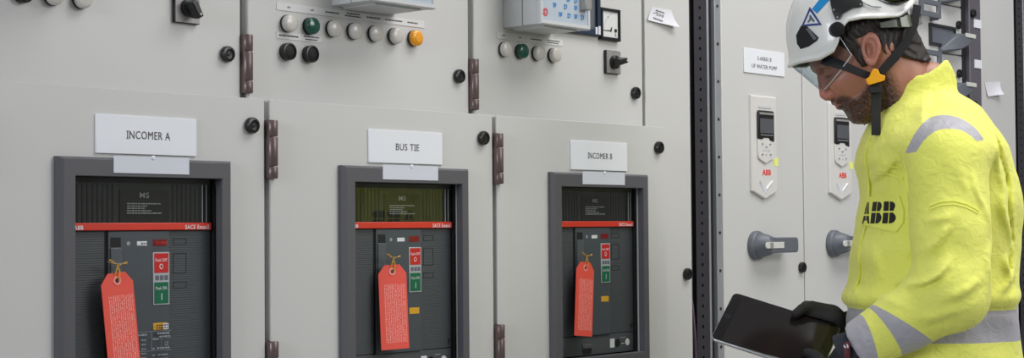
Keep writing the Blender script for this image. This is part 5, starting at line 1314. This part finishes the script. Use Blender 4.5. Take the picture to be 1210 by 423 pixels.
o = MB().lathe([(.0148, 0), (.0148, .012), (.0132, .0150), (.006, .0160), (.0004, .0160)], hp(f, y, u), (0, -1, 0), 32).build('visor_pivot', M['black'], None, smooth=True, sharp=40); o.parent = helmet
# ear defender parked on the side of the shell
f, u = (-0.1041, 0.0917); y = hside(f, u, .004); o_ = hp(f, y, u); rx, rz = .0500, .0390
b = MB(); vs = []; N = 40; prof = [(1.0, 0), (1.03, .008), (1.0, .018), (.93, .024), (.90, .021)]
for s, h_ in prof:
    for i in range(N): q = 2*math.pi*i/N; vs.append((o_[0] + rx*s*math.cos(q), o_[1] - h_, o_[2] + rz*s*math.sin(q)))
b.add(vs, [(k*N+i, k*N+(i+1) % N, (k+1)*N+(i+1) % N, (k+1)*N+i) for k in range(4) for i in range(N)])
ed = b.build('ear_defender', M['black'], None, smooth=True, sharp=50); ed.parent = person
b = MB(); vs = []
for s, h_ in [(.90, .020), (.80, .0300), (.62, .0380), (.40, .0430), (.18, .0450), (.01, .0455)]:
    for i in range(N): q = 2*math.pi*i/N; vs.append((o_[0] + rx*s*math.cos(q), o_[1] - h_*.75, o_[2] + rz*s*math.sin(q)))
b.add(vs, [(k*N+i, k*N+(i+1) % N, (k+1)*N+(i+1) % N, (k+1)*N+i) for k in range(5) for i in range(N)])
cp_ = b.build('cup_shell', M['olive'], None, smooth=True, sharp=50); cp_.parent = ed
a0 = (-0.0286, 0.0898); b = MB().tube([hp(*(lambda q: (q[0], hside(q[0], q[1], .004), q[1]))(q_)) for q_ in ((-0.0275, 0.1057), (-0.0317, 0.0920), (-0.0437, 0.0751), (-0.0608, 0.0641))], .0016, 6).build('spring_wire', M['zinc'], None, smooth=True); b.parent = ed
# visor: clear curved shield under the brim
def visor_pt(phi, v):                      # v 0 top .. 1 bottom
    u = .050 - .076*v + .040*v*(1-math.cos(phi)); Fv = .1275 - .030*v; fc = .022
    return hp(fc + (Fv-fc)*math.cos(phi), .0850*math.sin(phi), u)
M['visor'] = clearmat('clear_visor', 1.45, (240, 244, 246))
M['visor_rim'] = mat('visor_edge', (196, 200, 204), .2, noise=.05, nscale=60, alpha=.8)
b = MB(); NP, NV = 36, 10
for off in (0, 1):
    vs = [];
    for j in range(NV+1):
        for i in range(NP+1):
            ph = R(-84 + 168*i/NP); q = Vector(visor_pt(ph, j/NV)); c_ = Vector(hp(.02, 0, .01)); vs.append(tuple(q + (q-c_).normalized()*(-.0018*off)))
    b.add(vs, [(j*(NP+1)+i, j*(NP+1)+i+1, (j+1)*(NP+1)+i+1, (j+1)*(NP+1)+i) for j in range(NV) for i in range(NP)])
vo = b.build('visor', M['visor'], None, smooth=True, sharp=70); vo.parent = person
bt_ = MB().tube([visor_pt(R(-84 + 168*i/40), 1.0) for i in range(41)], .0013, 6); ve = bt_.build('visor_edge', M['visor_rim'], None, smooth=True); ve.parent = vo
bt_ = MB().tube([visor_pt(R(-84), j/8) for j in range(9)], .0009, 6); ve = bt_.build('visor_edge', M['visor_rim'], None, smooth=True); ve.parent = vo
# harness: straps, buckle, nape band
def ribbon(name, pts, wd, th, m, parent):
    P_ = [Vector(q) for q in pts]; vs = []
    for k, q in enumerate(P_):
        d = (P_[min(k+1, len(P_)-1)] - P_[max(k-1, 0)]).normalized(); out = Vector((0, -1, 0)); s = d.cross(out).normalized(); out = s.cross(d).normalized()
        w_ = wd[k] if isinstance(wd, (list, tuple)) else wd
        for a, c in ((-1, 0), (1, 0), (1, 1), (-1, 1)): vs.append(q + s*a*w_/2 + out*c*th)
    n = len(P_)
    o = MB().add(vs, [(k*4+i, k*4+(i+1) % 4, (k+1)*4+(i+1) % 4, (k+1)*4+i) for k in range(n-1) for i in range(4)] + [(3,2,1,0), ((n-1)*4, (n-1)*4+1, (n-1)*4+2, (n-1)*4+3)]).build(name, m, None, bevel=.0006, seg=1)
    o.parent = parent; return o
ch = ribbon('chin_strap', [(-0.2067, -0.0580, 1.6565), (-0.1876, -0.0700, 1.6493), (-0.1645, -0.0780, 1.6392), (-0.1417, -0.0790, 1.6290), (-0.1181, -0.0760, 1.6208)], [.022, .019, .016, .015, .014], .002, M['strap'], person)
ribbon('rear_strap', [(-0.0220, -0.0700, 1.7601), (-0.0307, -0.0760, 1.7195), (-0.0466, -0.0780, 1.6863), (-0.0699, -0.0770, 1.6568), (-0.0977, -0.0740, 1.6275)], [.016, .016, .017, .018, .016], .002, M['strap'], ch)
ribbon('strap_end', [(-0.1088, -0.0780, 1.6106), (-0.1078, -0.0790, 1.5791), (-0.1089, -0.0820, 1.5459), (-0.1104, -0.0860, 1.5045)], [.019, .019, .018, .018], .003, M['strap'], ch)
ribbon('strap_loop', [(-0.1101, -0.0830, 1.5986), (-0.1096, -0.0840, 1.5870)], .024, .004, M['strap'], ch)
o = MB().prism([(-0.1163, 1.6320), (-0.1122, 1.6345), (-0.1056, 1.6336), (-0.1008, 1.6236), (-0.0909, 1.6202), (-0.0924, 1.6110), (-0.1225, 1.6023), (-0.1264, 1.6056), (-0.1290, 1.6139), (-0.1215, 1.6188)], -.0900, -.0815).build('buckle', M['buckle'], None, bevel=.0015); o.parent = ch
ribbon('nape_band', [(-0.1000, -0.0900, 1.7184), (-0.0731, -0.0880, 1.7217), (-0.0510, -0.0780, 1.7244), (-0.0305, -0.0550, 1.7305), (-0.0102, -0.0200, 1.7381), (0.0031, 0.0200, 1.7447)], [.010, .014, .020, .022, .024, .024], .003, M['band'], helmet)
ribbon('ratchet', [(-0.0632, -0.0880, 1.7233), (-0.0481, -0.0800, 1.7258), (-0.0331, -0.0660, 1.7308)], [.018, .024, .022], .006, M['olive'], helmet)
